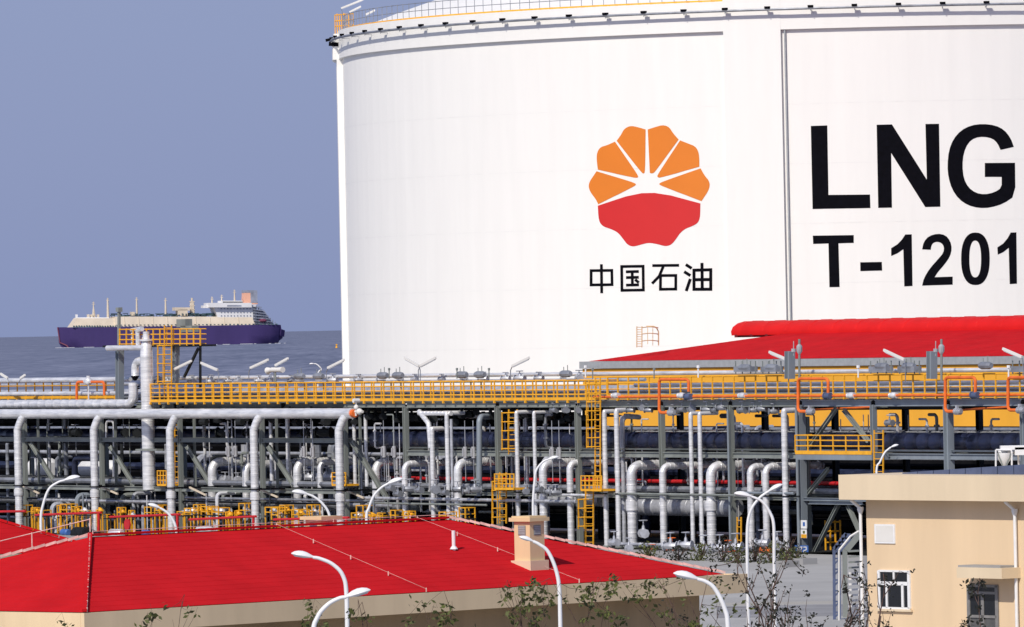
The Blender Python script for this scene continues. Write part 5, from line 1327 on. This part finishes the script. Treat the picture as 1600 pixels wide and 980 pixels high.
# stubs of pipes coming out of the dark, for the horizontal legs of the goosenecks
random.seed(9)
for i in range(26):
    x = 560+i*27; y = random.choice([650, 735, 752, 800]); t_ = random.uniform(2, 6); wdt = random.uniform(.05, .16); a = pt(x, y, t_)
    m = MB(); L_ = random.uniform(1.5, 5)
    pts = fillet([a, a+E*L_*.5, a+E*L_*.5+Z3*random.uniform(-1.4, 1.2)], .2, 4); m.tube(pts, wdt, 8)
    tag(m.build('branch_pipe', random.choice(['silver_dull','pipe_grey','pipe_grey','silver','steel']), None, loc=a), 'short bent branch pipe in the shade of the rack, %s from the left' % ordn(i), 'pipe', 'short branch pipes in the rack')
hb_ = None
for i in range(64):
    x = 240+i*11.2; y = random.uniform(638, 655); a = pt(x, y, random.uniform(.3, 1.6)); lb = 'dark pipe hanger under the deck, %s from the left' % ordn(i)
    if hb_ is None:
        hb_ = T('pipe_hanger', lb, 'hanger', a, 'dark pipe hangers under the deck'); m = MB(); m.box(a, (.12,.12,.55), (E,N,Z3)); m.build('hanger_rod', 'steel_dark', hb_); m = MB(); m.tube([a-E*.25-Z3*.2, a+E*.25-Z3*.2], .17, 8); m.build('hanger_clip', 'steel_dark', hb_)
    else: dup(hb_, a, lb, rotz=random.uniform(-.5,.5), scale=random.uniform(.8,1.5))
# sunlit pipework standing on the ground behind the rack
for i, (z, r, mt_) in enumerate(((1.2,.22,'steel_dark'),(2.2,.15,'pipe_grey'),(3.3,.25,'pipe_navy'),(4.2,.12,'silver_dull'),(5.0,.2,'pipe_navy'),(5.8,.12,'pipe_grey'))):
    run('dark or grey pipe behind the rack, %s up from the ground' % ordn(i), SA, SB, 12.2, z, r, mt_, 8, 1.6, 'pipes close behind the rack')
random.seed(77)
for i in range(34):
    x = 5+i*37+random.uniform(-10, 10); tt = 11.2; y0 = random.choice([668, 690, 715]); a = pt(x, y0, tt); r = random.choice([.08,.12,.2,.26])
    m = MB(); m.band(fillet([a+N*1.2, a, V((a.x,a.y,GZ))], r*2.2, 5), r, 8, .5, 1.05)
    tag(m.build('rear_upright_pipe', random.choice(['silver_dull','pipe_grey','steel_dark','pipe_navy']), None, loc=V((a.x,a.y,GZ))), 'grey or navy upright pipe standing behind the rack, %s from the left' % ordn(i), 'pipe', 'upright pipes close behind the rack')
# fine upright tubing and hangers filling the bays
random.seed(33); k = 0
spots = [(random.uniform(*b), t_) for b, t_, n in (((300,395),2.4,9),((425,525),2.4,12),((556,625),1.0,9),((640,780),1.2,14),((785,905),1.2,12),((950,1030),2.2,5),((1045,1140),2.2,6),((1150,1240),2.2,7),((190,262),2.6,5),((48,145),2.6,7),((1270,1360),2.5,4),((1380,1590),2.5,5)) for _ in range(n)]
for x, t_ in sorted(spots):
    y0 = random.choice([648, 655, 662, 690, 708, 715, 722]); y1 = random.choice([700, 735, 752, 760, 764, 768, 820]) if y0 < 680 else random.choice([758, 766, 800, 830])
    if x > 1265: y0, y1 = random.choice([648, 655]), random.choice([690, 705])
    tt = t_ + random.uniform(-1.0, .6); r = random.choice([.025, .03, .045, .06, .09]); a = pt(x, y0, tt); b = Q((a-O).dot(E), tt, max(GZ, pt(x, y1, tt).z))
    pts = [a, b]
    if r > .04: pts = fillet([a+random.choice([-1,1])*E*.7, a, b, b+N*.6], r*2.5, 4)
    m = MB(); m.tube(pts, r, 7)
    if r > .04:
        for f in (.3, .7): q = a.lerp(b, f); m.tube([q-Z3*.05, q+Z3*.05], r*1.8, 8)
    tag(m.build('thin_tube', random.choice(['silver','silver','silver_dull','pipe_grey','steel','beacon']), None, loc=b), 'thin upright tube inside the rack bays, %s from the left' % ordn(k) if k < 59 else 'thin upright tube inside the right rack bays, %s from the left' % ordn(k-59), 'pipe', 'thin upright tubes in the bays'); k += 1
# low runs crossing the feet of the rack
for i, (x0, y0, x1, y1, r, mt_, tt) in enumerate(((560,778,900,776,.09,'silver_dull',-.8),(575,786,760,785,.06,'steel',-.9),(860,773,945,773,.07,'silver',-.9),(950,771,1150,770,.06,'steel',-.8),(1160,770,1240,769,.07,'steel_blue',-.8),(290,778,600,776,.08,'pipe_grey',-.4),(60,781,262,780,.09,'silver_dull',-.4),(955,858,1130,862,.10,'silver_dull',-1.6),(1000,874,1180,878,.09,'pipe_grey',-3.0))):
    a = pt(x0,y0,tt); b = pt(x1,y1,tt); b.z = a.z; a.z = max(a.z, GZ+.25); b.z = max(b.z, GZ+.25); m = MB(); m.band([a,b], r, 8, 1.0, 1.15)
    tag(m.build('low_pipe', mt_, None, loc=a), ['grey pipe along the lower rail over the red roof','thin steel pipe under the lower rail over the roof','short silver pipe between the chimney and tall ladder','thin steel pipe crossing the gooseneck pipes','short blue-grey pipe behind the crossing lamps','grey pipe under the lower beam of the left frame','dull silver pipe under the lower beam at far left','low silver pipe along the rack foot','grey pipe on the ground behind the roof corner'][i], 'pipe')
# yellow work stand at the rack foot right
ladder('short yellow ladder at the rack foot between the street lamps and the column', 1152, 1158, 808, 870, -1.0, None, None)
m = MB(); a = pt(1290,848,2.0); yt = T('yellow_frame', 'low yellow frame lit in the gap left of the beige building', 'frame', V((a.x,a.y,GZ)))
for z in (0, .6, 1.1): m = MB(); m.tube([a+Z3*z, a+N*1.0+Z3*z], .05, 5); m.build('rail', 'yellow', yt)
for s2 in (0, .33, .66, 1): m = MB(); m.tube([a+N*s2-Z3*(a.z-GZ), a+N*s2+Z3*1.2], .05, 5); m.build('post', 'yellow', yt)
for i, (x, y) in enumerate(((1258,868),(1230,872))):
    L = zpix(x, y+14, GZ); m = MB(); m.box(L+Z3*.16, (.9,.9,.32), (E,N,Z3)); tag(m.build('plinth', 'concrete', None, loc=L, smooth=False), ['concrete plinth under the big signed column','smaller concrete plinth left of the big column'][i], 'plinth')
# ================================================================== STREET LAMPS
def slamp(label, pole, arm, head0, head1, d, d2=None):
    """pole foot px, list of arm points, head from joint to tip; all at distance d"""
    b0 = pd(pole, 900, d); foot = V((b0.x, b0.y, GZ)); root = T('street_lamp', label, 'street lamp', foot, 'white street lamps')
    A = [pd(x, y, d) for x, y in arm]; A[0] = V((foot.x, foot.y, A[0].z))
    n = len(A); pts = []
    ctrl = [foot, A[0]] + A[1:] + [pd(*head0, d)]
    # smooth curve through the arm
    def cr(p0,p1,p2,p3,t): return 0.5*((2*p1)+(p2-p0)*t+(2*p0-5*p1+4*p2-p3)*t*t+(3*p1-p0-3*p2+p3)*t*t*t)
    cc_ = [ctrl[1]+(ctrl[0]-ctrl[1])*.3]+ctrl[1:]+[ctrl[-1]+(ctrl[-1]-ctrl[-2])]
    for i in range(1, len(cc_)-2):
        for k in range(5): pts.append(cr(cc_[i-1],cc_[i],cc_[i+1],cc_[i+2],k/5))
    pts.append(ctrl[-1]); r0 = .05; N_ = len(pts)
    m = MB(); m.tube([foot, foot+Z3*.01, pts[0]]+pts[1:], [.075,.075,.052]+[.052-.014*k/N_ for k in range(1, N_)], 10); m.build('pole', 'white_paint', root)
    m = MB(); m.tube([foot, foot+Z3*.5], [.12,.10], 10); m.build('pole_base', 'white_paint', root)
    h0, h1 = pd(*head0, d), pd(*head1, d); ax = (h1-h0); L = ax.length; ax.normalize(); side = V((0,1,0)); up = side.cross(ax); up = up if up.z > 0 else -up
    prof = [(0,.3,.35),(.1,.45,.5),(.3,.8,.85),(.5,1,1),(.7,.98,.9),(.88,.75,.6),(1,.15,.12)]
    m = MB(); m.v = []; sg = 12
    for f, wv, hv in prof:
        for k in range(sg):
            a = 2*math.pi*k/sg; yy = math.cos(a)*L*.20*wv; zz = math.sin(a)*L*.21*hv
            if zz < 0: zz *= .45
            m.v.append(h0+ax*(L*f)+side*yy+up*(zz))
    for i in range(len(prof)-1):
        for k in range(sg): a = i*sg+k; b = i*sg+(k+1)%sg; m.f.append((a,b,b+sg,a+sg))
    m.f.append(tuple(range(sg))); m.f.append(tuple((len(prof)-1)*sg+k for k in range(sg)))
    hd = m.build('lamp_head', 'white_paint', root)
    m = MB(); c = h0+ax*L*.6-up*L*.05; n_ = 10
    rg = [(c+ax*math.cos(2*math.pi*k/n_)*L*.3+side*math.sin(2*math.pi*k/n_)*L*.14) for k in range(n_)]
    m.v = rg+[p-up*L*.05 for p in [c+(q-c)*.8 for q in rg]]
    for k in range(n_): m.f.append((k,(k+1)%n_,n_+(k+1)%n_,n_+k))
    m.f.append(tuple(n_+k for k in range(n_))); m.build('lens', 'lens', hd)
slamp('white street lamp in front of the red roof centre, head pointing left', 541, [(541,935),(536,900),(520,882),(500,873)], (489,871), (455,865), 168)
slamp('low white street lamp with its head pointing up right, crossing another pole', 487, [(487,1000),(496,965),(512,945),(530,935)], (541,933), (579,922), 146)
slamp('white street lamp in front of the chimney, head pointing left', 874, [(874,935),(870,895),(857,863),(843,851)], (833,846), (811,839), 178)
slamp('white street lamp before the shrubs right of the red roof eave', 1136, [(1137,985),(1132,950),(1117,920),(1103,909)], (1090,905), (1052,896), 150)
slamp('left pole of the crossing street lamps, its head pointing right', 1168, [(1168,880),(1168,822),(1174,796),(1186,779),(1196,771)], (1201,768), (1223,757), 228)
slamp('right pole of the crossing street lamps, its head pointing left', 1210, [(1211,880),(1209,822),(1203,801),(1192,785),(1182,779)], (1174,776), (1147,771), 219)
slamp('white street lamp at left over the roof ridge, head pointing right', 65.5, [(66,815),(67,790),(76,765),(90,754)], (101,750.5), (125,745), 266)
slamp('white street lamp with a blunt head right of the red handwheel', 277, [(278,850),(274,822),(265,805),(257,798)], (250,794), (231,788), 262)
slamp('white street lamp behind the small back chimney, head pointing left', 518, [(518,830),(514,803),(503,786),(490,776)], (480,772), (456,768), 262)
slamp('white street lamp above mid ridge, head pointing right before the goosenecks', 574.5, [(575,810),(576,795),(584,775),(596,762)], (606,756), (630,748), 256)
slamp('tall thin street lamp rising directly behind the chimney', 835, [(835,790),(835,755),(838,735),(848,722)], (856,718), (873,714), 300)
slamp('small white street lamp curving up above the beige roof edge', 1373, [(1373,735),(1375,722),(1382,708),(1388,702)], (1392,699), (1404,695), 330)
slamp('tiny curved street lamp beside the left edge of the white tank', 503, [(503,588),(502,578),(498,572),(494,569)], (491,568.5), (483,569), 470)
# ================================================================== SAPLINGS AND SHRUBS
def sapling(name, label, cat, px, ytop, d, n, spread, leafmat, nleaf, grp, barkr=.035, seed=0, leafs=.10, fork=0.35):
    random.seed(seed); top = pd(px, ytop, d); foot = V((top.x, top.y, GZ)); root = T(name, label, cat, foot, grp)
    zc0 = max(GZ+.6, top.z-3.6); m = MB(); tips = []
    m.tube([foot, foot.lerp(V((top.x,top.y,zc0)), .5)+V((.05,0,0)), V((top.x,top.y,zc0))], [barkr*1.6, barkr*1.4, barkr*1.2], 6)
    def grow(P, d_, L, r, lv):
        pts = [P]; dd = d_.copy()
        for k in range(4):
            if pts[-1].z > top.z: dd = V((dd.x, dd.y, -abs(dd.z)*.4))
            dd = (dd+V((random.uniform(-.22,.22), random.uniform(-.22,.22), random.uniform(-.02,.12)))).normalized(); pts.append(pts[-1]+dd*L/4)
        m.tube(pts, [r*(1-.16*k) for k in range(5)], 4)
        for q in pts[2:]: tips.append((q, dd))
        if lv > 0:
            for k in range(random.choice([2,3,3])):
                i = random.choice([1,2,3,4]); a = random.uniform(0, 2*math.pi); nd = (dd+V((math.cos(a), math.sin(a), .35))*random.uniform(.3,.6)).normalized()
                grow(pts[i], nd, L*random.uniform(.45,.72), r*.55, lv-1)
    b0 = V((top.x,top.y,zc0))
    for k in range(n):
        a = 2*math.pi*k/n+random.random(); ti = (top-b0); 
        dd = (V((math.cos(a)*spread, math.sin(a)*spread, 1))).normalized()
        grow(b0-Z3*random.uniform(0,.6), dd, ti.z*random.uniform(.55, .85), barkr, 2)
    m.build('trunk', 'bark', root)
    lm = MB()
    tips = [q for q in tips if q[0].z <= top.z+.1]
    for k in range(nleaf):
        q, dd = random.choice(tips); c = q+V((random.gauss(0,.05), random.gauss(0,.05), random.gauss(0,.07)))
        for j in range(random.choice([3,5,7])):
            cc_ = c+V((random.gauss(0,leafs*.7), random.gauss(0,leafs*.7), random.gauss(0,leafs*.7)))
            a = V((random.uniform(-1,1), random.uniform(-1,1), random.uniform(-.6,1))).normalized(); b = a.cross(V((random.uniform(-1,1),random.uniform(-1,1),random.uniform(-1,1)))).normalized()
            s_ = leafs*random.uniform(.45, 1.0); lm.poly([cc_-a*s_, cc_+b*s_*.5, cc_+a*s_, cc_-b*s_*.5])
    lm.build('crown', leafmat, root, smooth=False)
    return root
sl_ = [(55,968,170),(170,972,172),(186,968,171),(238,957,172),(466,948,165),(528,945,160),(652,932,170),(690,938,168),(800,927,172),(829,921,170),(905,925,172),(922,914,171),(960,912,174),(1052,918,176),(1078,910,177),(1096,908,178),(1118,932,176)]
dsc = {0:'leftmost'}
for i, (x, y, d) in enumerate(sl_):
    sapling('sapling', 'slender olive-leaved sapling before the long tan eave, %s from the left' % ordn(i), 'tree', x, y, d, 2 if i%2 else 1, .16, 'leaf_olive', 40 if x > 600 else 26, 'slender saplings before the red roofed building', .022, 100+i, .10)
bl = [(1148,900,190,2,.3),(1185,868,195,2,.22),(1215,880,193,2,.25),(1243,872,192,2,.3),(1285,905,196,1,.3),(1262,925,188,2,.35),(1322,888,200,1,.25),(1352,900,196,2,.25)]
for i, (x, y, d, n, sp_) in enumerate(bl):
    sapling('shrub', 'twiggy almost bare shrub between the lamps and the beige building, %s from the left' % ordn(i), 'shrub', x, y, d, n, sp_, 'leaf_dark', 46, 'twiggy shrubs in front of the yard', .05, 300+i, .08)
for i, (x, y, d, nl, sp_, ds) in enumerate(((1352,952,190,90,.3,'dense dark bush below the white window corner'),(1448,924,200,45,.25,'sparse dark sapling right of the white window'),(1482,920,202,45,.22,'forked dark sapling just left of the door'),(1500,930,201,60,.25,'dark sapling with heavy tufts touching the door canopy'),(1606,928,198,70,.3,'dark shrub cut off by the right edge'),(1240,962,180,50,.35,'low leafy bush at the bottom between the lamps'))):
    sapling('shrub', ds, 'shrub', x, y, d, 3 if nl > 100 else 1, sp_, 'leaf_dark', nl, 'dark shrubs before the beige building', .036, 500+i, .10)

# low leafy bushes at the foot of the rack
for i, (x, yt_, yb) in enumerate(((1012,846,872),(1060,852,876),(1095,848,876),(1130,838,878),(1152,850,880),(1180,842,878),(1205,846,880),(1228,838,876),(1240,855,882))):
    random.seed(700+i); P = zpix(x, yb, GZ); H = (yb-yt_)*mpp(P); root = T('low_bush', 'low dark bush at the rack foot behind the roof corner, %s from the left' % ordn(i), 'bush', P, 'low bushes at the rack foot')
    m = MB()
    for k in range(7):
        a = random.uniform(0, 6.28); m.tube([P, P+V((math.cos(a)*.25, math.sin(a)*.25, H*.5)), P+V((math.cos(a)*.55, math.sin(a)*.55, H*random.uniform(.7, 1.05)))], [.03,.02,.01], 4)
    m.build('stem', 'bark', root); m = MB()
    for k in range(260):
        a = random.uniform(0, 6.28); rr2 = random.uniform(0, .75); c = P+V((math.cos(a)*rr2, math.sin(a)*rr2, H*random.random()**1.5*(1.05-rr2*.5)))
        a_ = V((random.uniform(-1,1), random.uniform(-1,1), random.uniform(-.6,1))).normalized(); b = a_.cross(V((random.uniform(-1,1),random.uniform(-1,1),random.uniform(-1,1)))).normalized(); s_ = random.uniform(.05,.12)
        m.poly([c-a_*s_, c+b*s_*.5, c+a_*s_, c-b*s_*.5])
    m.build('foliage', 'leaf_dark' if i%2 else 'leaf_olive', root, smooth=False)
